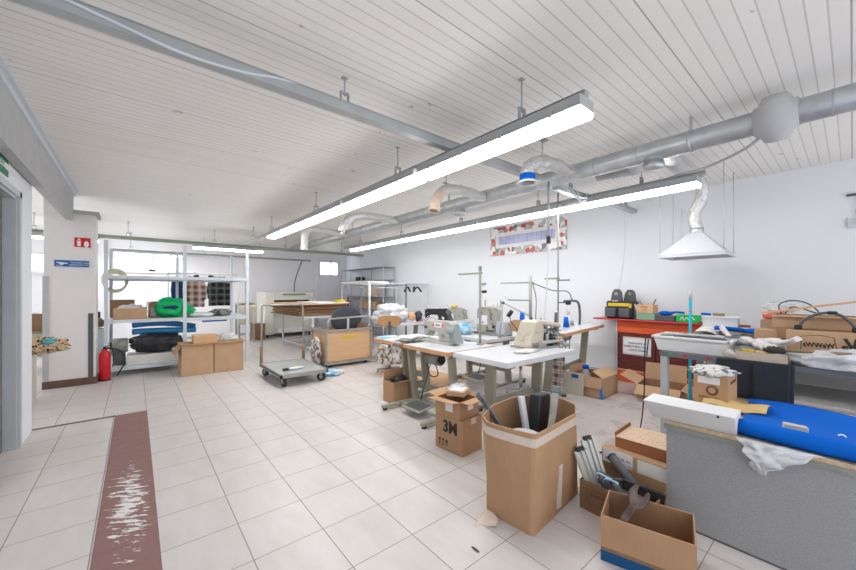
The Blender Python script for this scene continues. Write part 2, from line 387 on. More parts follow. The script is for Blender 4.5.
# ------------------------------------------------------------------ room
H = 3.11; XR = 6.68; YB = 13.4; XL = -4.2
def floor_mat():
    m, nt, b = nm('floor tiles')
    tc = nt.nodes.new('ShaderNodeTexCoord'); sp = nt.nodes.new('ShaderNodeSeparateXYZ'); nt.links.new(tc.outputs['Object'], sp.inputs[0])
    x, y = sp.outputs[0], sp.outputs[1]
    left = M(nt, 'MULTIPLY', M(nt, 'LESS_THAN', x, -0.15), M(nt, 'LESS_THAN', y, 5.75))
    xo = M(nt, 'MULTIPLY_ADD', left, 0.305, M(nt, 'SUBTRACT', x, 0.1055))
    yo = M(nt, 'MULTIPLY_ADD', left, 0.16, M(nt, 'SUBTRACT', y, 3.3408))
    u = M(nt, 'MULTIPLY', xo, 1/0.4035); v = M(nt, 'MULTIPLY', yo, 1/0.401)
    def line(t, w):
        f = M(nt, 'FRACT', t); d = M(nt, 'MINIMUM', f, M(nt, 'SUBTRACT', 1.0, f)); return M(nt, 'LESS_THAN', d, w)
    g = M(nt, 'MAXIMUM', line(u, 0.0075), line(v, 0.0065))
    cell = nt.nodes.new('ShaderNodeCombineXYZ'); nt.links.new(M(nt, 'FLOOR', u), cell.inputs[0]); nt.links.new(M(nt, 'FLOOR', v), cell.inputs[1])
    wn = nt.nodes.new('ShaderNodeTexWhiteNoise'); nt.links.new(cell.outputs[0], wn.inputs['Vector'])
    mp = nt.nodes.new('ShaderNodeMapping'); mp.inputs['Scale'].default_value = (5, 1.6, 1); mp.inputs['Rotation'].default_value = (0, 0, 0.5)
    ad = nt.nodes.new('ShaderNodeVectorMath'); ad.operation = 'MULTIPLY_ADD'; ad.inputs[1].default_value = (7, 7, 7)
    nt.links.new(wn.outputs['Color'], ad.inputs[0]); nt.links.new(tc.outputs['Object'], ad.inputs[2]); nt.links.new(ad.outputs[0], mp.inputs['Vector'])
    n = nt.nodes.new('ShaderNodeTexNoise'); n.inputs['Scale'].default_value = 1.6; n.inputs['Detail'].default_value = 6; nt.links.new(mp.outputs[0], n.inputs['Vector'])
    c = mixc(nt, n.outputs['Fac'], (0.53, 0.49, 0.475), (0.70, 0.675, 0.665))
    # scuffed, dusty working area on the right
    n3 = nt.nodes.new('ShaderNodeTexNoise'); n3.inputs['Scale'].default_value = 2.3; n3.inputs['Detail'].default_value = 9; n3.inputs['Roughness'].default_value = 0.7
    nt.links.new(tc.outputs['Object'], n3.inputs['Vector'])
    zone = nt.nodes.new('ShaderNodeMapRange'); zone.inputs['From Min'].default_value = 2.6; zone.inputs['From Max'].default_value = 3.6
    nt.links.new(x, zone.inputs['Value'])
    dirt = M(nt, 'MULTIPLY', M(nt, 'GREATER_THAN', n3.outputs['Fac'], 0.56), M(nt, 'MULTIPLY', zone.outputs[0], 0.55))
    c = mixc(nt, dirt, c, (0.34, 0.29, 0.26))
    ms = nt.nodes.new('ShaderNodeMapping'); ms.inputs['Scale'].default_value = (2.2, 9, 1); ms.inputs['Rotation'].default_value = (0, 0, 0.5); nt.links.new(tc.outputs['Object'], ms.inputs['Vector'])
    ns = nt.nodes.new('ShaderNodeTexNoise'); ns.inputs['Scale'].default_value = 1.5; ns.inputs['Detail'].default_value = 8; ns.inputs['Roughness'].default_value = 0.7; nt.links.new(ms.outputs[0], ns.inputs['Vector'])
    c = mixc(nt, M(nt, 'MULTIPLY', M(nt, 'MULTIPLY', ns.outputs['Fac'], zone.outputs[0]), 0.55), c, (0.40, 0.33, 0.31))
    n4 = nt.nodes.new('ShaderNodeTexNoise'); n4.inputs['Scale'].default_value = 13; n4.inputs['Detail'].default_value = 4; nt.links.new(tc.outputs['Object'], n4.inputs['Vector'])
    sp4 = M(nt, 'MULTIPLY', M(nt, 'GREATER_THAN', n4.outputs['Fac'], 0.72), M(nt, 'MULTIPLY', zone.outputs[0], 0.7))
    c = mixc(nt, sp4, c, (0.10, 0.09, 0.08))
    gz = M(nt, 'MULTIPLY', g, M(nt, 'MULTIPLY_ADD', zone.outputs[0], -0.68, 0.85))
    c = mixc(nt, gz, c, (0.22, 0.19, 0.17))
    nt.links.new(c, b.inputs['Base Color'])
    rg = M(nt, 'MULTIPLY_ADD', n.outputs['Fac'], 0.25, 0.22); nt.links.new(M(nt, 'MAXIMUM', rg, M(nt, 'MULTIPLY', g, 0.8)), b.inputs['Roughness'])
    bp = nt.nodes.new('ShaderNodeBump'); bp.inputs['Strength'].default_value = 0.3; bp.inputs['Distance'].default_value = 0.01; bp.invert = True
    nt.links.new(g, bp.inputs['Height']); nt.links.new(bp.outputs['Normal'], b.inputs['Normal'])
    return m
def ceil_mat():
    m, nt, b = nm('ceiling panels'); b.inputs['Roughness'].default_value = 0.5
    tc = nt.nodes.new('ShaderNodeTexCoord'); sp = nt.nodes.new('ShaderNodeSeparateXYZ'); nt.links.new(tc.outputs['Object'], sp.inputs[0])
    t = M(nt, 'MULTIPLY', sp.outputs[1], 1/0.0853); f = M(nt, 'FRACT', t)
    g = M(nt, 'LESS_THAN', f, 0.10)
    wn = nt.nodes.new('ShaderNodeTexWhiteNoise'); wn.noise_dimensions = '1D'; nt.links.new(M(nt, 'FLOOR', t), wn.inputs['W'])
    n = nt.nodes.new('ShaderNodeTexNoise'); n.inputs['Scale'].default_value = 1.1; n.inputs['Detail'].default_value = 5; nt.links.new(tc.outputs['Object'], n.inputs['Vector'])
    base = mixc(nt, n.outputs['Fac'], (0.80, 0.785, 0.755), (0.89, 0.875, 0.85))
    base = mixc(nt, M(nt, 'MULTIPLY', wn.outputs['Value'], 0.10), base, (0.55, 0.53, 0.5))
    big = M(nt, 'LESS_THAN', M(nt, 'FRACT', M(nt, 'MULTIPLY', M(nt, 'FLOOR', t), 1/9.0)), 0.08)
    k = M(nt, 'MULTIPLY', g, M(nt, 'MULTIPLY_ADD', big, 0.3, 0.38))
    c = mixc(nt, k, base, (0.24, 0.215, 0.18))
    n2 = nt.nodes.new('ShaderNodeTexNoise'); n2.inputs['Scale'].default_value = 5; n2.inputs['Detail'].default_value = 3; nt.links.new(tc.outputs['Object'], n2.inputs['Vector'])
    c = mixc(nt, M(nt, 'MULTIPLY', M(nt, 'GREATER_THAN', n2.outputs['Fac'], 0.735), 0.5), c, (0.3, 0.26, 0.2))
    nt.links.new(c, b.inputs['Base Color'])
    bp = nt.nodes.new('ShaderNodeBump'); bp.inputs['Strength'].default_value = 0.5; bp.inputs['Distance'].default_value = 0.01; bp.invert = True
    nt.links.new(g, bp.inputs['Height']); nt.links.new(bp.outputs['Normal'], b.inputs['Normal'])
    return m
YN = -2.2
struct('floor', MB().bx(XL, XR+0.2, YN, YB+0.2, -0.12, 0), floor_mat())
struct('ceiling', MB().bx(XL, XR+0.2, YN, YB+0.2, H, H+0.12), ceil_mat())
struct('wall_right', MB().bx(XR, XR+0.2, YN, YB+0.2, 0, H), 'wall')
struct('wall_back', MB().bx(XL, XR, YB, YB+0.2, 0, H), 'wallback')
# wall with the doorway on the left, ending at Y=5.65
b = MB(); b.bx(-1.02, -0.86, 5.14, 5.65, 0, H); b.bx(-1.02, -0.86, 4.1, 5.14, 2.43, H); b.bx(-1.02, -0.86, YN, 4.1, 0, H)
b.bx(XL, -1.02, 5.5, 5.65, 0, H)
struct('wall_left', b, 'wall')
d = bpy.data.objects.new('door_1', None); COL.objects.link(d); d['kind'] = 'structure'
spart('door_leaf', MB().bx(-1.0, -0.96, 4.16, 5.08, 0, 2.38, bev=0.004), 'doorbrown', d)
b = MB(); b.bx(-1.025, -0.875, 5.08, 5.14, 0, 2.43); b.bx(-1.025, -0.875, 4.1, 4.16, 0, 2.43); b.bx(-1.025, -0.875, 4.16, 5.08, 2.38, 2.43)
b.bx(-0.875, -0.85, 5.10, 5.17, 0, 2.46); b.bx(-0.875, -0.85, 4.07, 5.17, 2.40, 2.46)
spart('door_frame', b, 'greysteel', d)
# beam over that wall, with a pale steel angle along its top edge
struct('ceiling_beam', MB().bx(-0.845, -0.76, YN, 7.90, 2.63, H), 'conc')
b = MB(); b.bx(-0.76, -0.735, YN, 8.0, 3.03, 3.105); b.bx(-0.79, -0.70, YN, 8.0, 3.085, 3.108)
struct('trim_1', b, 'palesteel')
# square column under the beam end
cb = MB(); cb.bx(-1.085, -0.5, 7.91, 8.36, 0, 2.75, bev=0.012); cb.bx(-1.085, -0.80, 7.92, 8.35, 2.74, H)
struct('column', cb, 'column')
struct('trim_2', MB().bx(-0.79, -0.46, 7.88, 8.39, 2.75, 2.80), 'conc')
b = MB(); b.bx(-1.10, -0.485, 7.89, 8.375, 0, 0.115, bev=0.004)
struct('baseboard_column', b, 'brownpaint')
b = MB(); b.bx(-1.095, -1.03, 7.895, 8.0, 0.115, 1.74)
struct('trim_3', b, 'conc')
b = MB(); b.bx(-0.59, -0.53, 7.9, 7.912, 0.115, 1.15)
struct('trim_4', b, MT['darkgrey'])
# worn red floor strip and the thin threshold joining it
def strip_mat():
    m, nt, b = nm('worn red floor paint'); b.inputs['Roughness'].default_value = 0.6
    tc = nt.nodes.new('ShaderNodeTexCoord'); sp = nt.nodes.new('ShaderNodeSeparateXYZ'); nt.links.new(tc.outputs['Object'], sp.inputs[0])
    n = nt.nodes.new('ShaderNodeTexNoise'); n.inputs['Scale'].default_value = 14; n.inputs['Detail'].default_value = 8; nt.links.new(tc.outputs['Object'], n.inputs['Vector'])
    base = mixc(nt, n.outputs['Fac'], (0.20, 0.105, 0.095), (0.30, 0.17, 0.155))
    pp = M(nt, 'ADD', M(nt, 'MULTIPLY', sp.outputs[0], 0.85), M(nt, 'MULTIPLY', sp.outputs[1], -0.52)); qq = M(nt, 'ADD', M(nt, 'MULTIPLY', sp.outputs[0], 0.52), M(nt, 'MULTIPLY', sp.outputs[1], 0.85))
    mp = nt.nodes.new('ShaderNodeCombineXYZ'); nt.links.new(M(nt, 'MULTIPLY', pp, 9), mp.inputs[0]); nt.links.new(M(nt, 'MULTIPLY', qq, 34), mp.inputs[1])
    s = nt.nodes.new('ShaderNodeTexNoise'); s.inputs['Scale'].default_value = 1.0; s.inputs['Detail'].default_value = 6; s.inputs['Roughness'].default_value = 0.65; nt.links.new(mp.outputs[0], s.inputs['Vector'])
    dy = M(nt, 'DIVIDE', M(nt, 'SUBTRACT', sp.outputs[1], 3.28), 0.75); dx = M(nt, 'DIVIDE', M(nt, 'SUBTRACT', sp.outputs[0], -0.035), 0.125)
    e = M(nt, 'ADD', M(nt, 'MULTIPLY', dx, dx), M(nt, 'MULTIPLY', dy, dy))
    thr = M(nt, 'MULTIPLY_ADD', M(nt, 'MINIMUM', e, 1.6), 0.15, 0.475)
    w = M(nt, 'GREATER_THAN', s.outputs['Fac'], thr)
    c = mixc(nt, w, base, (0.74, 0.72, 0.71)); nt.links.new(c, b.inputs['Base Color'])
    return m
struct('trim_5', MB().bx(-0.19, 0.112, YN, 5.69, 0.0, 0.003), strip_mat())
struct('trim_6', MB().bx(-0.9, -0.19, 5.655, 5.70, 0.0, 0.004), 'brownpaint')
struct('baseboard_right', MB().bx(XR-0.015, XR, YN, YB, 0, 0.07), 'conc')
struct('trim_7', MB().bx(XR-0.02, XR, YN, 5.2, 0.07, 0.50, bev=0.003), 'wall')
struct('baseboard_back', MB().bx(XL, XR, YB-0.015, YB, 0, 0.08), 'conc')
# lower wall step beside the far corner
struct('trim_8', MB().bx(5.45, 6.68, YB-0.14, YB, 0, 2.1), 'wallback')
# windows in the back wall
def window(i, x0, x1, z0, z1, panes):
    w = bpy.data.objects.new('window_%d' % i, None); COL.objects.link(w); w['kind'] = 'structure'
    b = MB(); t = 0.06
    b.bx(x0, x1, YB-0.05, YB, z0, z0+t); b.bx(x0, x1, YB-0.05, YB, z1-t, z1); b.bx(x0-t, x0, YB-0.05, YB, z0, z1); b.bx(x1, x1+t, YB-0.05, YB, z0, z1)
    n = len(panes)
    for k in range(n-1):
        b.bx(panes[k][1], panes[k+1][0], YB-0.05, YB, z0, z1)
    b.bx(x0-0.12, x1+0.12, YB-0.10, YB, z0-0.035, z0)
    spart('window_frame', b, 'white', w)
    for a, c in panes: spart('pane', MB().bx(a, c, YB-0.02, YB-0.005, z0+t, z1-t), 'pane', w)
window(1, -0.30, 1.15, 2.10, 2.62, [(-0.25, 0.30), (0.46, 0.98)])
window(2, 5.58, 6.32, 2.12, 2.72, [(5.62, 6.0), (6.06, 6.28)])
window(3, -2.5, -1.58, 1.98, 2.52, [(-2.45, -1.62)])
# high window in the right wall with a broken-tile mosaic surround
def mosaic_mat():
    m, nt, b = nm('broken tile mosaic'); b.inputs['Roughness'].default_value = 0.35
    tc = nt.nodes.new('ShaderNodeTexCoord'); v = nt.nodes.new('ShaderNodeTexVoronoi'); v.inputs['Scale'].default_value = 10
    nt.links.new(tc.outputs['Object'], v.inputs['Vector'])
    wn = nt.nodes.new('ShaderNodeTexWhiteNoise'); nt.links.new(v.outputs['Color'], wn.inputs['Vector'])
    cr = nt.nodes.new('ShaderNodeValToRGB'); cr.color_ramp.interpolation = 'CONSTANT'
    els = [(0.0, (0.80, 0.80, 0.80)), (0.36, (0.42, 0.07, 0.06)), (0.52, (0.13, 0.15, 0.19)), (0.66, (0.40, 0.42, 0.42)), (0.82, (0.75, 0.74, 0.72)), (0.94, (0.50, 0.12, 0.09))]
    e = cr.color_ramp.elements; e[0].position = 0; e[0].color = (*els[0][1], 1); e[1].position = els[1][0]; e[1].color = (*els[1][1], 1)
    for p, c in els[2:]: q = e.new(p); q.color = (*c, 1)
    nt.links.new(wn.outputs['Value'], cr.inputs[0])
    v2 = nt.nodes.new('ShaderNodeTexVoronoi'); v2.feature = 'DISTANCE_TO_EDGE'; v2.inputs['Scale'].default_value = 10; nt.links.new(tc.outputs['Object'], v2.inputs['Vector'])
    c = mixc(nt, M(nt, 'LESS_THAN', v2.outputs['Distance'], 0.012), cr.outputs[0], (0.72, 0.71, 0.69)); nt.links.new(c, b.inputs['Base Color'])
    return m
w = bpy.data.objects.new('window_4', None); COL.objects.link(w); w['kind'] = 'structure'
b = MB(); y0, y1, z0, z1 = 3.67, 5.64, 2.36, 3.03; t = 0.17
b.bx(XR-0.025, XR, y0, y1, z0, z0+t); b.bx(XR-0.025, XR, y0, y1, z1-t*0.9, z1); b.bx(XR-0.025, XR, y0, y0+t, z0+t, z1-t*0.9); b.bx(XR-0.025, XR, y1-t, y1, z0+t, z1-t*0.9)
spart('mosaic_surround', b, mosaic_mat(), w)
b = MB(); a0, a1, c0, c1 = y0+t, y1-t, z0+t, z1-t*0.9; f = 0.075
b.bx(XR-0.03, XR, a0, a1, c0, c0+f); b.bx(XR-0.03, XR, a0, a1, c1-f, c1); b.bx(XR-0.03, XR, a0, a0+f, c0+f, c1-f); b.bx(XR-0.03, XR, a1-f, a1, c0+f, c1-f)
spart('window_frame', b, 'white', w)
def blind_mat():
    m, nt, b = nm('daylight through slatted blind'); b.inputs['Roughness'].default_value = 0.4
    tc = nt.nodes.new('ShaderNodeTexCoord'); sp = nt.nodes.new('ShaderNodeSeparateXYZ'); nt.links.new(tc.outputs['Object'], sp.inputs[0])
    f = M(nt, 'FRACT', M(nt, 'MULTIPLY', sp.outputs[1], 8.5)); n = nt.nodes.new('ShaderNodeTexNoise'); n.inputs['Scale'].default_value = 4; nt.links.new(tc.outputs['Object'], n.inputs['Vector'])
    k = M(nt, 'MULTIPLY_ADD', M(nt, 'LESS_THAN', f, 0.12), -0.3, M(nt, 'MULTIPLY_ADD', n.outputs['Fac'], 0.9, 0.3))
    c = mixc(nt, k, (0.10, 0.12, 0.22), (0.44, 0.46, 0.66)); nt.links.new(c, b.inputs['Base Color']); nt.links.new(c, b.inputs['Emission Color']); b.inputs['Emission Strength'].default_value = 0.12
    return m
spart('pane', MB().bx(XR-0.012, XR-0.004, a0+f, a1-f, c0+f, c1-f), blind_mat(), w)

# ------------------------------------------------------------------ lamps, rails
def rod_hanger(parent, x, y, z, m='lampbody'):
    b = MB(); b.cyl((x, y, H), (x, y, z+0.06), 0.006); b.bx(x-0.03, x+0.03, y-0.012, y+0.012, z+0.075, z+0.09)
    for s in (-1, 1): b.bx(x+s*0.034, x+s*0.026, y-0.012, y+0.012, z-0.02, z+0.09)
    b.bx(x-0.02, x+0.02, y-0.018, y+0.018, H-0.008, H)
    part('hanger', b, m, parent, world=True)
def rail(label, x, y0, y1, z0, z1, hangs, m, w=0.055, along='Y', name='mounting_rail', group=None):
    loc = (x, y0, z0) if along == 'Y' else (y0, x, z0)
    t = thing(name, label, 'rail', loc, 0, group)
    b = MB()
    if along == 'Y':
        b.bx(x-w/2, x+w/2, y0, y1, z0, z1); b.bx(x-w/2-0.012, x+w/2+0.012, y0, y1, z1-0.004, z1)
    else:
        b.bx(y0, y1, x-w/2, x+w/2, z0, z1); b.bx(y0, y1, x-w/2-0.012, x+w/2+0.012, z1-0.004, z1)
    part('channel', b, m, t, world=True)
    for q in hangs: rod_hanger(t, *((x, q, z1) if along == 'Y' else (q, x, z1)))
    return t
def fixture(label, x, y0, y1, zb, along='Y', glow='lamp', group='strip lights', w=0.19):
    L = y1-y0
    t = thing('strip_light', label, 'light fixture', (x, (y0+y1)/2, zb) if along == 'Y' else ((y0+y1)/2, x, zb), 0 if along == 'Y' else -PI/2, group)
    b = MB(); b.box((0, 0, 0.085), (w*0.97, L-0.01, 0.075), bev=0.010); b.box((0, 0, 0.048), (w+0.016, L-0.004, 0.012), bev=0.003)
    part('housing', b, 'lampbody', t)
    b = MB(); k = w/2
    b.prism([(-k, 0.044), (-k*0.98, 0.026), (-k*0.8, 0.004), (k*0.8, 0.004), (k*0.98, 0.026), (k, 0.044)], -L/2+0.012, L/2-0.012, 'XZ', bev=0.004)
    part('diffuser', b, glow, t)
    n = max(2, int(L/0.42))
    for i in range(n):
        yy = -L/2+(i+0.5)*L/n
        for s in (-1, 1):
            part('clip', MB().bx(s*(k+0.004), s*(k+0.014), yy-0.015, yy+0.015, 0.032, 0.075), 'lampbody', t)
    return t
X1 = 2.25
rail('long grey mounting rail of the nearer lamp row, hung on five rods', X1, 1.10, 10.62, 2.762, 2.80, [1.6, 3.24, 5.55, 7.96, 9.5], 'lampbody')
nms = ['lit strip light nearest the camera, with the clear end cap showing', 'lit strip light second from the camera in the nearer row', 'lit strip light third from the camera in the nearer row', 'farthest lit strip light of the nearer row, before the bare rail']
for i, (a, c) in enumerate([(1.08, 2.79), (2.82, 4.45), (4.48, 6.2), (6.23, 8.0)]): fixture(nms[i], X1, a+0.01, c-0.01, 2.638, group='strip lights of the nearer row')
X2 = 4.91
rail('long grey mounting rail of the lamp row nearer the right wall', X2, 1.05, 9.9, 2.80, 2.855, [1.7, 3.18, 4.9, 6.9, 8.9], 'lampbody')
nms = ['lit strip light nearest the camera in the right row, beside the hood pipe', 'lit strip light in front of the mosaic window, right row', 'lit strip light of the right row, left of the mosaic window', 'second farthest lit strip light of the right row', 'farthest lit strip light of the right row, above the pipe racks']
for i in range(5): fixture(nms[i], X2, 1.10+i*1.66, 1.10+i*1.66+1.64, 2.69, group='strip lights of the right row')
rail('grey green cable trunking across the room above the shelf rack', 10.7, -2.6, 6.0, 2.70, 2.775, [-1.6, -0.13, 1.6, 3.4, 5.2], 'olive', 0.09, 'X', 'cable_trunking')
fixture('lit strip light under the grey green trunking, right of the rack', 10.7, 1.12, 2.78, 2.595, 'X', 'lampglow', 'strip lights at the back')
fixture('lit strip light under the trunking, behind the white column', 10.7, -2.3, -0.62, 2.595, 'X', 'lampglow', 'strip lights at the back')
rail('thin brown rail along the back of the room above the cream press', 12.6, -0.5, 4.9, 2.60, 2.65, [-0.1, 1.6, 3.2], 'olive', 0.07, 'X', 'cable_trunking')
fixture('lit strip light in front of the two-pane back window', 12.6, -0.45, 1.05, 2.50, 'X', 'lampglow', 'strip lights at the back')
t = rail('galvanised cable trunking crossing the ceiling to the duct', 2.44, -3.2, 3.72, 2.84, 2.91, [1.21, -1.4], 'lampbody', 0.08, 'X', 'cable_trunking')
b = MB(); b.tube(bez([(-1.6, 2.45, 2.92), (-0.85, 2.44, 2.918), (-0.45, 2.40, 2.915), (-0.1, 2.393, 2.87), (0.2, 2.395, 2.835), (0.5, 2.395, 2.85), (0.75, 2.40, 2.90), (1.1, 2.42, 2.917), (2.0, 2.43, 2.917)], 40), 0.008)
part('cable', b, 'palesteel', t, world=True)
t = rail('galvanised cable trunking with loose wires beyond the duct', 2.42, 4.12, 5.0, 2.80, 2.865, [4.5], 'galv', 0.08, 'X', 'cable_trunking')
for k in range(4):
    b = MB(); b.tube(bez([(4.1+0.15*k, 2.37, 2.86), (4.45+0.1*k, 2.35, 2.78-0.03*k), (4.8, 2.34, 2.79+0.02*k), (5.02, 2.36, 2.83), (4.95, 2.3, 2.88)], 16), 0.007, 6)
    part('wire', b, 'white' if k % 2 else 'palesteel', t, world=True)
b = MB(); b.cyl((4.98, 2.34, 2.82), (4.35, 2.40, 2.63), 0.012); part('loose_conduit', b, 'white', t, world=True)
rail('short piece of galvanised trunking at the right wall', 2.42, 5.75, 6.66, 2.86, 2.915, [6.3], 'galv', 0.08, 'X', 'cable_trunking')

# ------------------------------------------------------------------ ducts
DX, DZ, DR = 3.93, 2.885, 0.095
t = thing('ventilation_duct', 'long round galvanised duct running under the ceiling', 'duct', (DX, 0, DZ))
b = MB(); b.tube([(DX, y, DZ) for y in (-1.5, 0.27, 0.5, 3, 6, 9, 11.7)], DR, 24); part('pipe', b, 'galv', t, world=True)
for k in range(30):
    y = -1.2+k*0.43
    if 0.2 < y < 0.58: continue
    part('seam', MB().lathe([(DR-0.001, -0.008), (DR+0.004, 0), (DR-0.001, 0.008)], (DX, y, DZ), 24, axis='Y'), 'lampbody', t, world=True)
for y in (0.95, 4.2, 7.5):
    b = MB(); b.lathe([(DR+0.002, -0.012), (DR+0.006, -0.012), (DR+0.006, 0.012), (DR+0.002, 0.012)], (DX, y, DZ), 24, axis='Y')
    b.bx(DX-0.012, DX+0.012, y-0.01, y+0.01, DZ+DR, H); part('strap', b, 'galv', t, world=True)
for y in (1.25, 3.95):
    b = MB(); b.lathe([(0.082, 0.03), (0.082, -0.02), (0.088, -0.02), (0.088, -0.09), (0.0, -0.09)], (DX, y, DZ-DR), 20); part('spigot', b, 'galv', t, world=True)
b = MB(); b.lathe([(0.10, -0.13), (0.115, -0.125), (0.12, -0.10), (0.175, -0.07), (0.185, 0), (0.175, 0.07), (0.12, 0.10), (0.115, 0.125), (0.10, 0.13)], (DX, 0.39, DZ), 28, axis='Y')
o = solo('duct_fan', b, MT['conc'], 'fat grey inline fan body set into the ceiling duct', 'fan')
def hose(label, pts, r, m, name='flexible_hose', rib=True):
    t = thing(name, label, 'hose', pts[0]); P = bez(pts, 46)
    rs = [r*(1+(0.07 if i % 2 else -0.04)) for i in range(len(P))] if rib else r
    b = MB(); b.tube(P, rs, 16, cap=False, wob=0.22); b.tube(P, [q*0.88 for q in ([r]*len(P))], 16, cap=False)
    part('tube', b, m, t, world=True); return t, P
t, P = hose('tan and silver foil hose with an open mouth, hanging left of the mosaic window', [(3.86, 3.4, 2.86), (3.45, 3.4, 2.875), (3.14, 3.4, 2.84), (2.98, 3.39, 2.72), (2.9, 3.38, 2.52)], 0.063, ['foil', 'foiltan'])
o = t.children[0]
for p in o.data.polygons:
    if (o.data.vertices[p.vertices[0]].co+t.location).z < 2.80: p.material_index = 1
b = MB(); b.lathe([(0.056, 0), (0.073, 0), (0.073, 0.02), (0.056, 0.02)], P[-1], 18, rot=Vector((0.3, 0, 1)).to_track_quat('Z', 'Y').to_matrix()); part('mouth_ring', b, 'foiltan', t, world=True)
t, P = hose('crinkled silver hose ending in a blue ring under the duct', [(3.86, 2.08, 2.87), (3.55, 2.08, 2.885), (3.25, 2.09, 2.85), (3.08, 2.1, 2.76), (3.05, 2.1, 2.67)], 0.066, 'foil')
b = MB(); b.lathe([(0.074, 0.06), (0.078, 0.06), (0.078, 0), (0.074, 0)], (3.05, 2.1, 2.625), 22); part('blue_ring', b, 'blue', t, label='blue ring', world=True)
b = MB(); b.lathe([(0.072, 0.03), (0.08, 0.02), (0.11, 0), (0.11, -0.012), (0.07, 0)], (3.05, 2.1, 2.60), 22); part('flange', b, 'white', t, label='white flange', world=True)
hose('silver hose bending down from the duct above the sewing tables', [(3.86, 5.6, 2.86), (3.4, 5.6, 2.87), (3.0, 5.6, 2.84), (2.82, 5.6, 2.72), (2.7, 5.6, 2.52)], 0.064, 'foil')
hose('farthest silver hose with its end pointing straight down', [(3.86, 7.7, 2.86), (3.35, 7.7, 2.88), (3.0, 7.7, 2.88), (2.87, 7.7, 2.76), (2.85, 7.7, 2.42)], 0.07, 'foil')
hose('dull hose curling out behind the ceiling duct', [(4.0, 1.5, 2.87), (4.3, 1.55, 2.875), (4.5, 1.75, 2.94), (4.62, 2.1, 3.0)], 0.06, 'conc')
# small ceiling hooks the hoses hang from
for lab, x, y in (('small steel ceiling hook over the tan hose', 3.13, 3.4), ('small steel ceiling hook over the blue-ringed hose', 3.3, 2.09)):
    b = MB(); b.cyl((x, y, H), (x, y, 2.92), 0.006); b.bx(x-0.07, x+0.07, y-0.03, y+0.03, H-0.01, H); b.bx(x-0.05, x+0.05, y-0.008, y+0.008, 2.91, 2.925)
    solo('ceiling_hook', b, 'trolleysteel', lab, 'hook', 'ceiling hooks')
# extraction hood
t = thing('extraction_hood', 'white pyramid extraction hood hanging on the right wall', 'hood', (5.9, 1.36, 1.965))
b = MB(); x0, x1, y0, y1 = -0.31, 0.29, -0.36, 0.37
def ringq(b, x0, x1, y0, y1, z): return [b.bm.verts.new(p) for p in ((x0, y0, z), (x1, y0, z), (x1, y1, z), (x0, y1, z))]
A = ringq(b, x0, x1, y0, y1, 0); B = ringq(b, x0, x1, y0, y1, 0.05); C = ringq(b, x0+0.03, x1-0.03, y0+0.03, y1-0.03, 0.06); D = ringq(b, -0.075, 0.075, -0.075, 0.075, 0.33)
E = ringq(b, x0+0.012, x1-0.012, y0+0.012, y1-0.012, 0); F = ringq(b, -0.07, 0.07, -0.07, 0.07, 0.30)
for P, Q in ((A, B), (B, C), (C, D), (E, F), (A, E), (D, F)):
    for k in range(4): b.bm.faces.new((P[k], P[(k+1) % 4], Q[(k+1) % 4], Q[k]))
part('canopy', b, 'hood', t)
b = MB(); b.lathe([(0.075, 0.32), (0.08, 0.36), (0.08, 0.40), (0.07, 0.40)], (0, 0, 0), 20); part('collar', b, 'galv', t)
for x in (-0.29, 0.27):
    for y in (-0.34, 0.35):
        part('cable', MB().cyl((x, y, 0.04), (x, y, H-1.965), 0.004, seg=6), 'galv', t)
hose('silver hose rising from the top of the white hood', [(5.9, 1.36, 2.35), (5.9, 1.39, 2.55), (5.9, 1.30, 2.80), (5.8, 1.3, 2.96), (5.4, 1.35, 3.02), (4.7, 1.3, 2.98), (4.03, 1.2, 2.9)], 0.07, 'foil')
b = MB(); b.tube(bez([(3.97, 0.48, 2.78), (4.1, 0.62, 2.74), (4.45, 0.95, 2.76), (4.85, 1.3, 2.855), (4.98, 1.6, 2.86), (4.98, 2.3, 2.86)], 30), 0.013)
solo('power_cable', b, 'conc', 'grey cable looping from the duct fan to the right lamp row', 'cable')
b = MB(); b.tube(bez([(6.25, 2.42, 2.79), (6.3, 2.43, 2.4), (6.38, 2.5, 1.9), (6.5, 2.62, 1.5), (6.55, 2.7, 1.2)], 24), 0.006)
solo('hanging_cable', b, 'palesteel', 'thin pale cable hanging down the right wall behind the tool bag', 'cable')
b = MB(); b.tube(bez([(6.62, 1.72, 2.8), (6.63, 1.73, 2.4), (6.62, 1.70, 2.12), (6.62, 1.66, 2.05)], 18), 0.012); b.bx(6.6, 6.67, 1.62, 1.7, 2.0, 2.06)
solo('wall_cable', b, 'palesteel', 'thick pale cable down the wall left of the hood', 'cable')
# devices high on the right wall
t = thing('wall_bracket', 'small grey device on the right wall at the picture edge', 'device', (XR-0.05, -0.03, 2.27))
part('plate', MB().box((0.03, 0, 0.06), (0.03, 0.14, 0.11), bev=0.005), 'palesteel', t); part('knob', MB().cyl((0.02, -0.02, 0.06), (-0.03, -0.02, 0.06), 0.02), 'black', t)
b = MB(); b.tube(bez([(0.035, -0.02, 0.12), (0.02, 0.0, 0.2), (0.03, -0.02, 0.3), (0.04, -0.02, 0.42)], 14), 0.007); b.box((0.03, 0.02, 0.40), (0.03, 0.12, 0.025)); part('wire', b, 'darkgrey', t)
# drops hanging from the ceiling trunking to the machines
t = thing('power_drop', 'pale power pole hanging above the cream overlock machine', 'power cable', (3.86, 2.36, 2.1))
part('conduit', MB().cyl((3.86, 2.36, 2.84), (3.86, 2.36, 2.16), 0.013), 'galv', t, world=True)
part('socket', MB().box((3.86, 2.36, 2.13), (0.04, 0.04, 0.09), bev=0.008), 'black', t, world=True)
part('cord', MB().tube(bez([(3.86, 2.36, 2.1), (3.87, 2.38, 1.7), (3.89, 2.42, 1.35), (3.91, 2.44, 1.15)], 14), 0.006), 'palesteel', t, world=True)
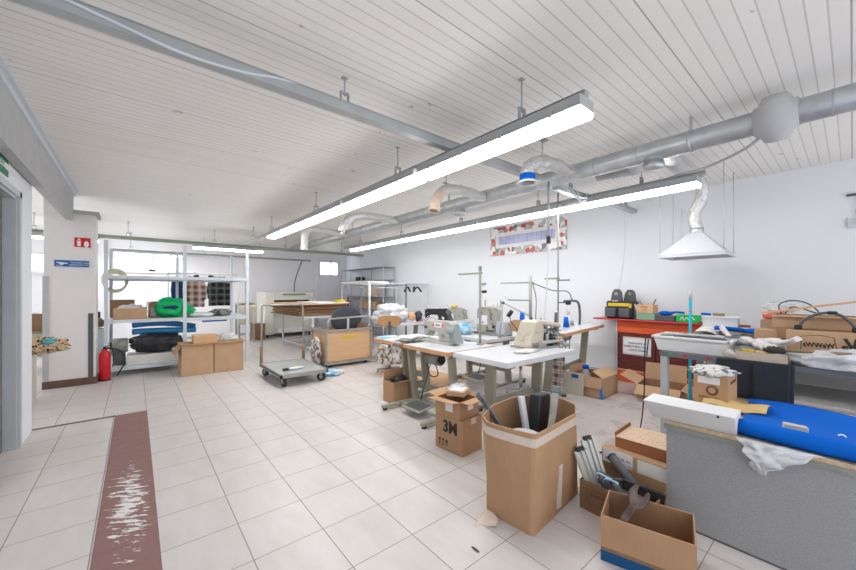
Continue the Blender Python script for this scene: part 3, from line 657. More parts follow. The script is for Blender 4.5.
# signs
t = thing('exit_sign', 'green sign with white lettering above the left doorway', 'sign', (-0.855, 4.49, 2.50))
part('plate', MB().box((0, 0, 0.08), (0.006, 0.42, 0.17)), 'signgreen', t)
part('band', MB().box((0.004, 0, 0.075), (0.002, 0.40, 0.05)), 'white', t)
text('EXIT', 0.05, 'signgreen', t, (-0.8495, 4.49, 2.575), (PI/2, 0, PI/2), sx=1.6)
t = thing('fire_extinguisher_sign', 'small red fire extinguisher sign on the column', 'sign', (-0.655, 7.903, 2.21))
part('plate', MB().box((0, 0, 0.08), (0.185, 0.006, 0.15)), 'signred', t)
b = MB(); b.bx(-0.062, -0.02, -0.005, -0.003, 0.02, 0.105); b.bx(-0.055, -0.027, -0.005, -0.003, 0.115, 0.14); b.bx(-0.07, -0.05, -0.005, -0.003, 0.09, 0.105)
b.prism([(0.045+0.03*math.cos(a), 0.055+0.05*math.sin(a)) for a in [k*PI/6 for k in range(12)]], -0.005, -0.003, 'XZ'); part('pictogram', b, 'white', t)
t = thing('instruction_sign', 'blue sign with a white pointing hand and two lines of writing', 'sign', (-0.775, 7.903, 1.89))
part('plate', MB().box((0, 0, 0.055), (0.39, 0.006, 0.10)), 'signblue', t)
b = MB(); b.prism([(-0.175, 0.075), (-0.10, 0.07), (-0.045, 0.062), (-0.045, 0.05), (-0.085, 0.05), (-0.10, 0.032), (-0.125, 0.03), (-0.135, 0.05), (-0.17, 0.06)], -0.005, -0.003, 'XZ'); b.bx(-0.18, -0.11, -0.005, -0.003, 0.02, 0.026)
part('hand_symbol', b, 'white', t)
text('Naudokis ranka', 0.034, 'white', t, (-0.68, 7.8985, 1.89+0.072), FY); text('GESINTUVO VIETA', 0.031, 'white', t, (-0.68, 7.8985, 1.89+0.034), FY)
# ------------------------------------------------------------------ left rack and what stands on it
t = thing('shelf_rack', 'tall pale grey steel shelf rack of two bays beside the column', 'shelf', (0.725, 9.1, 0))
PX = (-0.395, 0.74, 1.85); Y0, Y1 = 8.30, 9.95
for x in PX:
    for y in (Y0, Y1):
        b = MB(); s = 1 if y == Y0 else -1; b.bx(x-0.028, x+0.028, y-0.003, y+0.003, 0, 2.4); b.bx(x-0.028, x-0.022, y, y+s*0.055, 0, 2.4)
        part('post', b, 'palesteel', t, world=True)
for z, a, c in ((1.79, -0.42, 0.74), (1.0, -0.42, 0.74), (0.16, -0.42, 0.74), (1.79, 0.75, 1.87), (0.985, 0.75, 1.87)):
    b = MB(); b.bx(a, c, Y0-0.01, Y1+0.01, z-0.012, z); b.bx(a, c, Y0-0.014, Y0-0.006, z-0.06, z); b.bx(a, c, Y1+0.006, Y1+0.014, z-0.06, z)
    for x in (a, c-0.006): b.bx(x, x+0.006, Y0, Y1, z-0.05, z)
    part('shelf', b, 'palesteel', t, world=True)
b = MB(); b.bx(-0.4, 1.85, Y1-0.01, Y1+0.005, 2.33, 2.37); part('brace', b, 'palesteel', t, world=True)
# left bay, middle shelf
t = carton('cardboard_box', 'open brown carton of white cloth on the rack, left of the green bag', (-0.07, 8.58, 1.0), 0, (0.47, 0.42, 0.2), [('+x', 5, 0.12)], m='cardlight')
solo('folded_cloth', MB().blob((-0.07, 8.58, 1.16), (0.2, 0.17, 0.1), 0.35, 3, 4, flat=0.5), 'whitecloth', 'crumpled white cloth inside the open carton on the rack', 'cloth')
carton('cardboard_box', 'dark brown carton behind the cloth-filled carton on the rack', (-0.2, 9.2, 1.0), 0.05, (0.36, 0.3, 0.34), closed=True, m='carddark')
solo('yellow_bundle', MB().blob((0.26, 8.62, 1.1), (0.075, 0.1, 0.12), 0.4, 3, 9, flat=0.8), 'beige', 'small beige bundle squeezed beside the green plastic bag', 'bundle')
t = thing('plastic_bag', 'bright green knotted plastic bag on the shelf rack', 'bag', (0.55, 8.52, 1.0))
part('bag_body', MB().blob((0, 0, 0.18), (0.27, 0.2, 0.205), 0.28, 1.8, 3, sub=4, flat=0.85), 'green', t)
part('bag_tail', MB().blob((0.27, 0.02, 0.12), (0.12, 0.09, 0.08), 0.4, 2.5, 7), 'green', t)
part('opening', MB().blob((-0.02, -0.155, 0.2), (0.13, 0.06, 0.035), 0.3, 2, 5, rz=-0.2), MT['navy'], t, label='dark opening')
carton('cardboard_box', 'open carton behind the green bag with a round dark lid in it', (0.4, 9.15, 1.0), 0, (0.4, 0.36, 0.28), m='card')
b = MB(); b.lathe([(0, 0.03), (0.16, 0.02), (0.17, 0), (0, 0)], (0.4, 9.15, 1.275), 24); solo('round_plate', b, 'darkgrey', 'round dark lid lying on the carton behind the green bag', 'lid')
# left bay, lower shelf
b = MB(); b.bx(-0.12, 0.66, 8.42, 8.9, 0.16, 0.33, bev=0.006); solo('white_case', b, 'dirtywhite', 'long white box lying on the lowest rack shelf', 'box')
solo('bin_bag', MB().blob((0.33, 8.66, 0.52), (0.40, 0.25, 0.19), 0.3, 2.2, 11, sub=4, flat=0.95), 'trashbag', 'shiny black bin bag on the white box in the rack', 'bag')
for k, (z, y, lab) in enumerate(((0.745, 8.62, 'lower roll of blue plastic film on the black bin bag'), (0.86, 8.72, 'upper roll of blue plastic film under the middle rack shelf'))):
    t = thing('film_roll', lab, 'roll', (0.45, y, z-0.055), 0, 'blue film rolls')
    part('roll', MB().tube(bez([(-0.5, 0, 0.055), (-0.2, 0.01, 0.06+0.02*k), (0.2, -0.01, 0.045), (0.5, 0, 0.03-0.05*k)], 14), 0.055, 14, wob=0.15), 'bluefilm', t)
    part('core', MB().cyl((-0.505, 0, 0.055), (-0.5, 0, 0.055), 0.025), 'navy', t)
t = thing('machine_motor', 'dark dusty motor unit at the left end of the lowest rack shelf', 'motor', (-0.23, 8.65, 0.16))
part('casing', MB().cyl((-0.1, 0, 0.35), (0.12, 0, 0.35), 0.13, seg=18), 'motor', t); part('stand', MB().box((0, 0, 0.13), (0.18, 0.22, 0.26), bev=0.01), 'darkgrey', t)
part('pulley', MB().cyl((-0.13, 0, 0.35), (-0.1, 0, 0.35), 0.07, seg=18), 'black', t)
b = MB(); b.tube(bez([(-0.45, 8.2, 0.5), (-0.35, 8.2, 0.52), (-0.2, 8.25, 0.45), (-0.15, 8.3, 0.25), (-0.25, 8.26, 0.02)], 20), 0.012); solo('rubber_hose', b, 'black', 'black hose drooping from the rack behind the extinguisher', 'hose')
# right bay
b = MB()
for k in range(4): b.box((1.2+0.02*k, 8.6, 0.985+0.02+0.026*k), (0.5-0.04*k, 0.4, 0.024), rz=0.1*k, bev=0.008)
solo('folded_fabric', MB().blob((1.42, 8.75, 1.05), (0.2, 0.2, 0.08), 0.4, 3, 2, flat=0.6), 'camo', 'dark patterned folded cloth on the right rack shelf', 'cloth')
b.bm.free()
solo('folded_fabric', MB().blob((1.02, 8.6, 1.03), (0.24, 0.18, 0.055), 0.3, 3, 6, flat=0.7), 'whitecloth', 'pale crumpled cloth on the rack shelf right of the green bag', 'cloth')
t = thing('film_roll', 'small blue tube with a teal tie under the right rack shelf edge', 'roll', (1.25, 8.36, 0.92), 0)
part('roll', MB().cyl((-0.22, 0, -0.012), (0.22, 0, -0.012), 0.022), 'bluefilm', t); part('tie', MB().lathe([(0.026, -0.012), (0.03, 0), (0.026, 0.012)], (0.1, 0, -0.012), axis='X').cyl((0.1, 0, 0.0), (0.1, 0, 0.065), 0.005), 'teal', t)
for i, (x, lab) in enumerate(((0.95, 'small black object on the top rack shelf near the middle post'), (1.2, 'small dark object on the top rack shelf further right'))):
    solo('small_part', MB().blob((x, 8.5, 1.815), (0.05, 0.04, 0.03), 0.3, 2, i, sub=2, flat=0.8), 'black', lab, 'part')
# clothes on a rail behind the rack
t = thing('clothes_rail', 'thin steel clothes rail carrying shirts behind the rack', 'clothes rail', (1.35, 10.45, 0))
part('bar', MB().cyl((-0.75, 0, 1.95), (0.75, 0, 1.95), 0.014), 'palesteel', t)
for x in (-0.75, 0.75):
    part('post', MB().cyl((x, 0, 0), (x, 0, 1.95), 0.014), 'palesteel', t); part('foot', MB().cyl((x, -0.2, 0.02), (x, 0.2, 0.02), 0.016), 'palesteel', t)
def shirt(lab, x, w, z0, z1, m, seed):
    t = thing('hanging_shirt', lab, 'shirt', (x, 10.45, z0), 0, 'shirts on the rail')
    def fn(u, v):
        a = (u-0.5)*w*(1 if v < 0.75 else 1-0.5*(v-0.75)/0.25); return (a, 0.05*math.sin(u*14+seed)*(1-0.5*v)+0.06*(1-(2*u-1)**2)-0.05, v*(z1-z0))
    part('body', MB().sheet(fn, 24, 14, 0.03), m, t)
    for s in (-1, 1): part('sleeve', MB().tube([(s*w*0.35, 0, (z1-z0)*0.88), (s*w*0.5, -0.03, (z1-z0)*0.6), (s*w*0.47, -0.06, (z1-z0)*0.25)], [0.06, 0.055, 0.045], 10), m, t)
    part('hook', MB().tube(bez([(0, 0, z1-z0-0.02), (0, 0, 1.93-z0), (0.03, 0, 1.985-z0), (0, 0, 1.99-z0)], 12), 0.005), 'chrome', t)
shirt('pink and brown plaid shirt hanging behind the rack', 1.12, 0.44, 1.12, 1.88, 'plaidpink', 0)
shirt('black plaid shirt hanging right of the pink plaid one', 1.66, 0.46, 1.14, 1.88, 'plaidblack', 2)
shirt('dark blue garment hanging left of the pink plaid shirt', 0.78, 0.16, 1.1, 1.85, 'navy', 4)
t = thing('draped_table', 'small table under a hanging cream cloth behind the rack', 'table', (2.5, 11.5, 0))
part('cloth', MB().sheet(lambda u, v: ((u-0.5)*0.5, -0.25+0.02*math.sin(u*18)*(1-v), 0.55+v*0.62) if v < 0.99 else ((u-0.5)*0.5, 0.25, 1.17), 20, 10, 0.01).box((0, 0, 1.165), (0.5, 0.5, 0.015)), 'beige', t)
for sx in (-1, 1):
    for sy in (-1, 1): part('leg', MB().bx(sx*0.2-0.02, sx*0.2+0.02, sy*0.2-0.02, sy*0.2+0.02, 0, 1.16), 'trolleysteel', t)
carton('cardboard_box', 'small brown carton on the floor left of the cream press', (2.98, 12.0, 0), 0, (0.3, 0.4, 0.5), closed=True, m='carddark')
# cartons standing in front of the rack
carton('cardboard_box', 'large plain carton on the floor before the rack, left of its pair', (0.86, 7.78, 0), 0.02, (0.49, 0.5, 0.545), [('-x', 150, 0.2)], closed=True, m='cardlight')
carton('cardboard_box', 'large plain carton on the floor before the rack, right of its pair', (1.38, 7.76, 0), -0.08, (0.48, 0.5, 0.545), closed=True, m='cardlight')
b = MB(); b.box((1.12, 7.76, 0.552), (1.06, 0.56, 0.006), rz=-0.03); solo('cardboard_sheet', b, 'card', 'loose cardboard sheet lying over the pair of large cartons', 'cardboard sheet')
t = carton('cardboard_box', 'small orange brown box on top of the two large cartons', (0.99, 7.72, 0.556), 0.03, (0.37, 0.26, 0.15), closed=True, m='ply')
part('tape', MB().bx(-0.186, 0.186, -0.02, 0.02, 0.149, 0.152), 'tape', t)
solo('film_bag', MB().blob((1.4, 7.78, 0.61), (0.16, 0.13, 0.1), 0.45, 2.5, 13, flat=0.5), 'film', 'crumpled clear plastic bag beside the small orange brown box', 'bag')
# extinguisher
t = thing('fire_extinguisher', 'red fire extinguisher on the floor at the column foot', 'fire extinguisher', (-0.40, 8.08, 0))
b = MB(); b.lathe([(0, 0), (0.07, 0), (0.078, 0.012), (0.078, 0.40), (0.073, 0.45), (0.05, 0.49), (0.028, 0.51), (0.028, 0.525), (0, 0.525)], seg=24); part('cylinder', b, 'red', t)
b = MB(); b.box((0, 0, 0.54), (0.045, 0.03, 0.035), bev=0.006); b.box((0.03, 0, 0.575), (0.11, 0.018, 0.012), ry=-0.25); b.box((0.03, 0, 0.552), (0.09, 0.018, 0.01), ry=0.1); part('valve', b, 'black', t)
b = MB(); b.tube(bez([(0.02, -0.01, 0.545), (0.09, -0.03, 0.52), (0.115, -0.03, 0.40), (0.10, -0.03, 0.22)], 20), 0.009); part('discharge_hose', b, 'rubber', t)
part('base_ring', MB().lathe([(0.079, 0), (0.083, 0.005), (0.083, 0.02), (0.079, 0.025)], seg=24), 'black', t)
# left table with cloth, behind the wall end
t = thing('work_table', 'wooden table poking out behind the end of the left wall', 'table', (-1.7, 7.0, 0))
part('top', MB().bx(-0.7, 0.66, -0.45, 0.45, 0.68, 0.71), 'ply', t)
part('cabinet', MB().bx(-0.6, 0.62, -0.35, 0.4, 0, 0.62, bev=0.006), 'beige', t)
part('rail', MB().bx(-0.68, 0.64, -0.42, -0.39, 0.60, 0.68), 'woodbrown', t)
solo('leopard_cloth', MB().blob((-1.03, 6.88, 0.77), (0.29, 0.17, 0.115), 0.5, 3, 21, sub=4, flat=0.75), 'leopard', 'leopard print cloth hanging over the table at the wall end', 'cloth')
solo('teal_cloth', MB().blob((-0.88, 6.82, 0.83), (0.07, 0.06, 0.045), 0.5, 3, 4, flat=0.8), 'teal', 'scrap of teal cloth on the leopard print bundle', 'cloth')
t = thing('side_cabinet', 'low grey cabinet half hidden behind the column', 'cabinet', (-0.85, 9.55, 0))
part('body', MB().bx(-0.42, 0.4, -0.3, 0.3, 0, 0.78, bev=0.005), 'greysteel', t); part('door', MB().bx(-0.1, 0.38, -0.312, -0.302, 0.05, 0.74), 'greysteel', t); part('handle', MB().bx(0.0, 0.02, -0.325, -0.312, 0.4, 0.52), 'chrome', t)
solo('cloth_pile', MB().blob((-0.66, 9.5, 0.88), (0.19, 0.15, 0.11), 0.5, 3, 31, flat=0.85), 'woodbrown', 'brown heap of rags on the low cabinet behind the column', 'rags')
solo('small_radio', MB().box((-0.6, 9.42, 1.05), (0.14, 0.1, 0.12), bev=0.015), 'black', 'small black case on the brown rags behind the column', 'case')
t = thing('work_table', 'brown wooden table far left, seen past the wall end', 'table', (-2.0, 10.0, 0))
part('top', MB().bx(-0.8, 0.8, -0.4, 0.4, 0.72, 0.76), 'woodbrown', t)
for x in (-0.72, 0.72):
    for y in (-0.34, 0.34): part('leg', MB().bx(x-0.03, x+0.03, y-0.03, y+0.03, 0, 0.72), 'woodbrown', t)
carton('cardboard_box', 'open carton on the far left table past the wall end', (-1.55, 10.0, 0.76), 0, (0.5, 0.4, 0.32), m='carddark')
solo('cloth_heap', MB().blob((-1.55, 9.95, 1.06), (0.2, 0.15, 0.06), 0.4, 3, 8), 'whitecloth', 'white cloth heaped in the far left carton', 'cloth')
t = thing('storage_frame', 'low green storage unit under the far left window', 'cabinet', (-2.0, 12.3, 0))
part('body', MB().bx(-0.9, 0.9, -0.3, 0.3, 0, 0.7), 'olive', t); part('top', MB().bx(-0.92, 0.92, -0.32, 0.32, 0.7, 0.73), 'woodbrown', t)
t = thing('hose_coil', 'coil of pale green hose hanging on the rear rack post', 'hose', (-0.33, 9.88, 1.75))
for k in range(3): part('loop', MB().tube([(0.2*math.cos(a*PI/12)*(1-0.06*k), -0.02*k, 0.22*math.sin(a*PI/12)*(1-0.05*k)-0.03*k) for a in range(25)], 0.02, 10), 'hosegreen', t)
# ------------------------------------------------------------------ cream press
t = thing('fusing_press', 'big cream fusing press standing against the back wall', 'machine', (4.0, 12.55, 0))
x0, x1, y0, y1 = -0.8, 0.8, -0.5, 0.6
b = MB(); b.bx(x0, x0+0.28, y0, y1, 0.1, 1.48, bev=0.015); b.bx(x0+0.28, x1, y0+0.12, y1, 0.12, 1.1, bev=0.012); b.bx(x0+0.28, x1, y0+0.05, y1, 1.22, 1.49, bev=0.012); b.bx(x1-0.12, x1, y0+0.02, y1, 0.12, 1.45, bev=0.012)
part('body', b, 'creampanel', t)
part('slot', MB().bx(x0+0.28, x1-0.12, y0+0.16, y1-0.1, 1.1, 1.22), 'black', t)
part('feed_tray', MB().bx(x0+0.26, x1-0.15, y0-0.25, y0+0.14, 1.06, 1.10).bx(x0+0.26, x0+0.55, y0-0.12, y0+0.12, 0.8, 1.05, bev=0.01), 'creampanel', t)
part('control_panel', MB().box((0.15, y0+0.035, 1.41), (0.75, 0.02, 0.06)), 'motor', t)
part('floor_tray', MB().bx(x0+0.4, x1-0.3, y0+0.02, y0+0.1, 0.14, 0.3), 'paper', t)
for x in (x0+0.1, x1-0.1):
    for y in (y0+0.1, y1-0.1): part('caster', MB().cyl((x-0.03, y, 0.05), (x+0.03, y, 0.05), 0.05), 'rubber', t)
b = MB(); b.tube(bez([(4.35, 12.7, 1.49), (4.4, 12.75, 1.9), (4.55, 12.72, 2.4), (4.6, 12.62, 2.6)], 16), 0.018); solo('power_cable', b, 'darkgrey', 'dark cable running from the cream press up to the brown rail', 'cable')
# ------------------------------------------------------------------ stand with cardboard sheets
t = thing('layout_table', 'grey steel stand carrying the stack of cardboard sheets', 'table', (3.68, 9.35, 0))
b = MB()
part('frame', MB().bx(-0.64, 0.64, -1.12, -1.08, 0.865, 0.905).bx(-0.64, 0.64, 1.08, 1.12, 0.865, 0.905).bx(-0.64, -0.6, -1.1, 1.1, 0.865, 0.905).bx(0.6, 0.64, -1.1, 1.1, 0.865, 0.905), 'palesteel', t)
for x in (-0.42, 0.42):
    for y in (-1.1, 1.1): part('leg', MB().bx(x-0.022, x+0.022, y-0.022, y+0.022, 0, 0.865), 'palesteel', t)
part('stretcher', MB().bx(-0.42, 0.42, 1.09, 1.11, 0.12, 0.15).bx(-0.43, -0.41, -1.1, 1.1, 0.12, 0.15), 'palesteel', t)
b.bm.free()
z = 0.907
for k in range(10):
    b = MB(); ox, oy = random.uniform(-0.05, 0.05), random.uniform(-0.06, 0.06)
    b.box((3.64+ox, 9.5+oy, z+0.013), (1.32-0.05*(k % 3), 2.14-0.08*(k % 2), 0.024), rz=random.uniform(-0.015, 0.015), bev=0.004)
    lab = ('lowest' if k == 0 else ['second lowest', 'third lowest', 'fourth lowest', 'fifth lowest', 'fifth highest', 'fourth highest', 'third highest', 'second highest', 'topmost'][k-1])+' thick brown cardboard sheet in the stack on the steel stand'
    solo('cardboard_sheet', b, 'card' if k % 2 else 'carddark', lab, 'cardboard sheet', 'stacked cardboard sheets'); z += 0.027
b = MB(); b.box((3.48, 9.45, z+0.012), (1.25, 2.2, 0.02), rz=0.05, bev=0.004); solo('wide_board', b, 'ply', 'wide pale brown board overhanging the cardboard stack', 'board'); z += 0.024
b = MB(); b.box((3.92, 9.25, z+0.012), (0.8, 1.7, 0.02), rz=-0.04, bev=0.004); solo('white_board', b, 'paper', 'white sheet lying on top of the cardboard stack', 'board')
solo('yellow_cloth', MB().blob((4.15, 8.62, z+0.05), (0.17, 0.14, 0.045), 0.4, 3, 17, flat=0.8), 'yellow', 'yellow cloth on the near end of the white sheet', 'cloth')
# ------------------------------------------------------------------ platform trolley
t = thing('platform_trolley', 'low steel platform trolley with a tall tube handle', 'trolley', (2.13, 6.2, 0))
part('platform', MB().bx(-0.41, 0.36, -0.56, 0.64, 0.175, 0.2, bev=0.003), 'sheetsteel', t)
b = MB()
for x in (-0.41, 0.335): b.bx(x, x+0.03, -0.57, 0.64, 0.15, 0.21)
for y in (-0.57, 0.6): b.bx(-0.41, 0.365, y, y+0.04, 0.15, 0.205)
part('frame', b, 'trolleysteel', t)
b = MB(); b.tube([(-0.38, 0.62, 0.16), (-0.37, 0.64, 1.22), (-0.35, 0.64, 1.25), (0.36, 0.66, 1.26), (0.38, 0.66, 1.23), (0.40, 0.62, 0.16)], 0.017, 10); part('handle', b, 'trolleysteel', t)
for s in (-1, 1): part('socket', MB().cyl((s*0.38, 0.63, 0.15), (s*0.38, 0.63, 0.5), 0.026), 'woodbrown', t)
for x, y, a in ((-0.33, -0.47, 0.1), (0.28, -0.48, 0.9), (-0.34, 0.5, 0.3), (0.30, 0.5, 0.2)):
    c, s = math.cos(a), math.sin(a)
    w = part('caster', MB().cyl((x-0.022*c, y-0.022*s, 0.072), (x+0.022*c, y+0.022*s, 0.072), 0.072, seg=20), 'rubber', t)
    part('hub', MB().cyl((x-0.026*c, y-0.026*s, 0.072), (x+0.026*c, y+0.026*s, 0.072), 0.03, seg=14), 'trolleysteel', w)
    part('fork', MB().box((x, y, 0.155), (0.07, 0.07, 0.012), rz=a).box((x-0.03*c, y-0.03*s, 0.11), (0.006, 0.04, 0.09), rz=a).box((x+0.03*c, y+0.03*s, 0.11), (0.006, 0.04, 0.09), rz=a), 'trolleysteel', w)
t = thing('tape_gun', 'small white and black tool lying on the trolley platform', 'tool', (1.98, 5.95, 0.2), 0.1)
part('body', MB().blob((0.08, 0, 0.025), (0.14, 0.05, 0.024), 0.3, 3, 2, flat=0.9), 'white', t); part('handle', MB().box((-0.08, 0.0, 0.025), (0.11, 0.035, 0.04), bev=0.01), 'black', t)
# ------------------------------------------------------------------ plywood tub cart with a chair in it
t = thing('tub_cart', 'plywood tub cart with a tube frame and a yellow label', 'trolley', (3.36, 6.9, 0))
part('side_panel', MB().bx(-0.48, 0.48, -0.345, -0.33, 0.12, 0.70, bev=0.003), 'ply', t)
part('side_panel', MB().bx(-0.48, 0.48, 0.33, 0.345, 0.12, 0.70), 'ply', t); part('end_panel', MB().bx(-0.495, -0.48, -0.33, 0.33, 0.12, 0.70), 'ply', t); part('end_panel', MB().bx(0.48, 0.495, -0.33, 0.33, 0.12, 0.70), 'ply', t)
part('bottom', MB().bx(-0.48, 0.48, -0.33, 0.33, 0.10, 0.12), 'ply', t)
b = MB()
for sx in (-1, 1):
    for sy in (-1, 1): b.bx(sx*0.50-0.02, sx*0.50+0.02, sy*0.35-0.02, sy*0.35+0.02, 0.08, 0.74)
for z in (0.08, 0.72):
    for s in (-1, 1): b.bx(-0.5, 0.5, s*0.36-0.012, s*0.36+0.012, z-0.02, z+0.03); b.bx(s*0.51-0.012, s*0.51+0.012, -0.35, 0.35, z-0.02, z+0.03)
part('frame', b, 'trolleysteel', t)
b = MB(); b.tube([(-0.47, -0.35, 0.72), (-0.47, -0.35, 0.90), (-0.42, -0.35, 0.965), (0.42, -0.35, 0.985), (0.48, -0.35, 0.93), (0.48, -0.35, 0.72)], 0.016, 10); part('handle', b, 'trolleysteel', t)
part('label', MB().box((0.0, -0.348, 0.60), (0.34, 0.003, 0.075)), 'yellow', t, label='yellow label'); part('label_band', MB().box((0.0, -0.3505, 0.615), (0.33, 0.003, 0.03)), 'yellowpaper', t)
for sx in (-1, 1):
    for sy in (-1, 1): part('caster', MB().cyl((sx*0.4-0.02, sy*0.28, 0.045), (sx*0.4+0.02, sy*0.28, 0.045), 0.045), 'rubber', t)
t = thing('office_chair', 'dark grey upholstered chair standing in the plywood tub cart', 'chair', (3.46, 6.98, 0.12))
b = MB(); b.blob((0.02, -0.05, 0.80), (0.36, 0.08, 0.28), 0.05, 1.5, 3, sub=4); part('backrest', b, 'seatfab', t)
part('seat', MB().box((0.0, 0.0, 0.5), (0.5, 0.46, 0.09), bev=0.035), 'seatfab', t); part('post', MB().cyl((0, 0, 0.02), (0, 0, 0.46), 0.03), 'chrome', t); part('back_stem', MB().box((0.02, -0.12, 0.66), (0.05, 0.02, 0.3)), 'palesteel', t)
for k in range(5): part('leg', MB().box((0.13*math.cos(k*1.257), 0.13*math.sin(k*1.257), 0.03), (0.26, 0.04, 0.03), rz=k*1.257), 'black', t)
solo('grey_cloth', MB().blob((2.775, 6.85, 0.30), (0.06, 0.22, 0.29), 0.4, 3, 12), 'spotted', 'spotted cloth bundle hanging on the left end of the tub cart', 'cloth')
solo('brown_parcel', MB().box((3.78, 6.78, 0.74), (0.10, 0.2, 0.16), rz=0.3, bev=0.008), 'carddark', 'brown parcel in the tub cart, right of the dark chair', 'parcel')
solo('blue_film_bag', MB().blob((2.72, 6.02, 0.035), (0.20, 0.15, 0.05), 0.5, 3, 5, sub=4, flat=0.6), 'bluefab', 'crumpled blue and white plastic bag on the floor by the trolley', 'bag')
# ------------------------------------------------------------------ pipe rack near the right wall
t = thing('pipe_rack', 'white tube clothing rack with a board across its top', 'rack', (5.6, 8.7, 0))
for x, y, m in ((-0.96, -0.75, 'white'), (-0.96, 0.8, 'palesteel'), (0.2, -0.75, 'darksteel'), (0.95, -0.75, 'palesteel'), (0.95, 0.8, 'palesteel')):
    part('post', MB().cyl((x, y, 0), (x, y, 1.72), 0.026), m, t)
b = MB(); b.cyl((-0.96, -0.75, 1.72), (1.0, -0.75, 1.72), 0.02); b.cyl((-0.96, 0.8, 1.72), (1.0, 0.8, 1.72), 0.02); b.cyl((-0.96, -0.75, 1.72), (-0.96, 0.8, 1.72), 0.02); b.cyl((0.95, -0.75, 1.72), (0.95, 0.8, 1.72), 0.02); part('top_frame', b, 'palesteel', t)
part('board', MB().bx(-1.0, -0.35, -0.72, 0.82, 1.742, 1.775, bev=0.006), 'white', t); part('under_bar', MB().bx(-0.9, 0.9, -0.1, -0.05, 1.60, 1.63), 'palesteel', t)
def hanger(lab, x, rz):
    t = thing('coat_hanger', lab, 'coat hanger', (x, 7.95, 1.48), rz, 'black coat hangers')
    part('body', MB().tube(bez([(-0.2, 0, 0.02), (-0.06, 0, 0.13), (0, 0, 0.155), (0.06, 0, 0.13), (0.2, 0, 0.02)], 16), 0.032, 8, flat=0.5), 'black', t)
    part('hook', MB().tube(bez([(0, 0, 0.155), (0, 0, 0.215), (0.025, 0, 0.245), (0, 0, 0.265), (-0.02, 0, 0.25)], 14), 0.005, 6), 'chrome', t)
hanger('leftmost black coat hanger on the pipe rack', 5.85, 0.5); hanger('middle black coat hanger on the pipe rack', 6.08, 0.9); hanger('rightmost black coat hanger on the pipe rack', 6.2, 0.3)
# wire shelf in the far right corner
t = thing('corner_shelf', 'thin dark metal shelf unit in the far right corner', 'shelf', (6.42, 11.3, 0))
for y in (-1.55, -0.1, 1.5):
    for x in (-0.22, 0.2): part('post', MB().bx(x-0.015, x+0.015, y-0.015, y+0.015, 0, 2.33), 'greysteel', t)
for z in (2.33, 1.9, 1.35, 0.95, 0.35): part('shelf', MB().bx(-0.24, 0.22, -1.58, 1.53, z-0.02, z), 'conc', t)
carton('cardboard_box', 'brown carton on the corner wall shelf', (6.4, 10.6, 1.35), 0, (0.34, 0.75, 0.36), closed=True, m='palecard')
carton('cardboard_box', 'low brown carton on the lower board of the corner shelf', (6.4, 10.9, 0.95), 0, (0.34, 1.1, 0.22), closed=True, m='cardlight')
solo('black_case', MB().box((6.38, 11.6, 1.97), (0.25, 0.3, 0.14), bev=0.02), 'black', 'small black case on the upper board of the corner shelf', 'case')
t = thing('spray_bottle', 'small red bottle on the corner shelf', 'bottle', (6.25, 12.3, 0.95), 0)
part('body', MB().lathe([(0, 0), (0.045, 0), (0.045, 0.16), (0.02, 0.3)], seg=14), 'red', t); part('cap', MB().cyl((0, 0, 0.3), (0, 0, 0.37), 0.022), 'black', t)
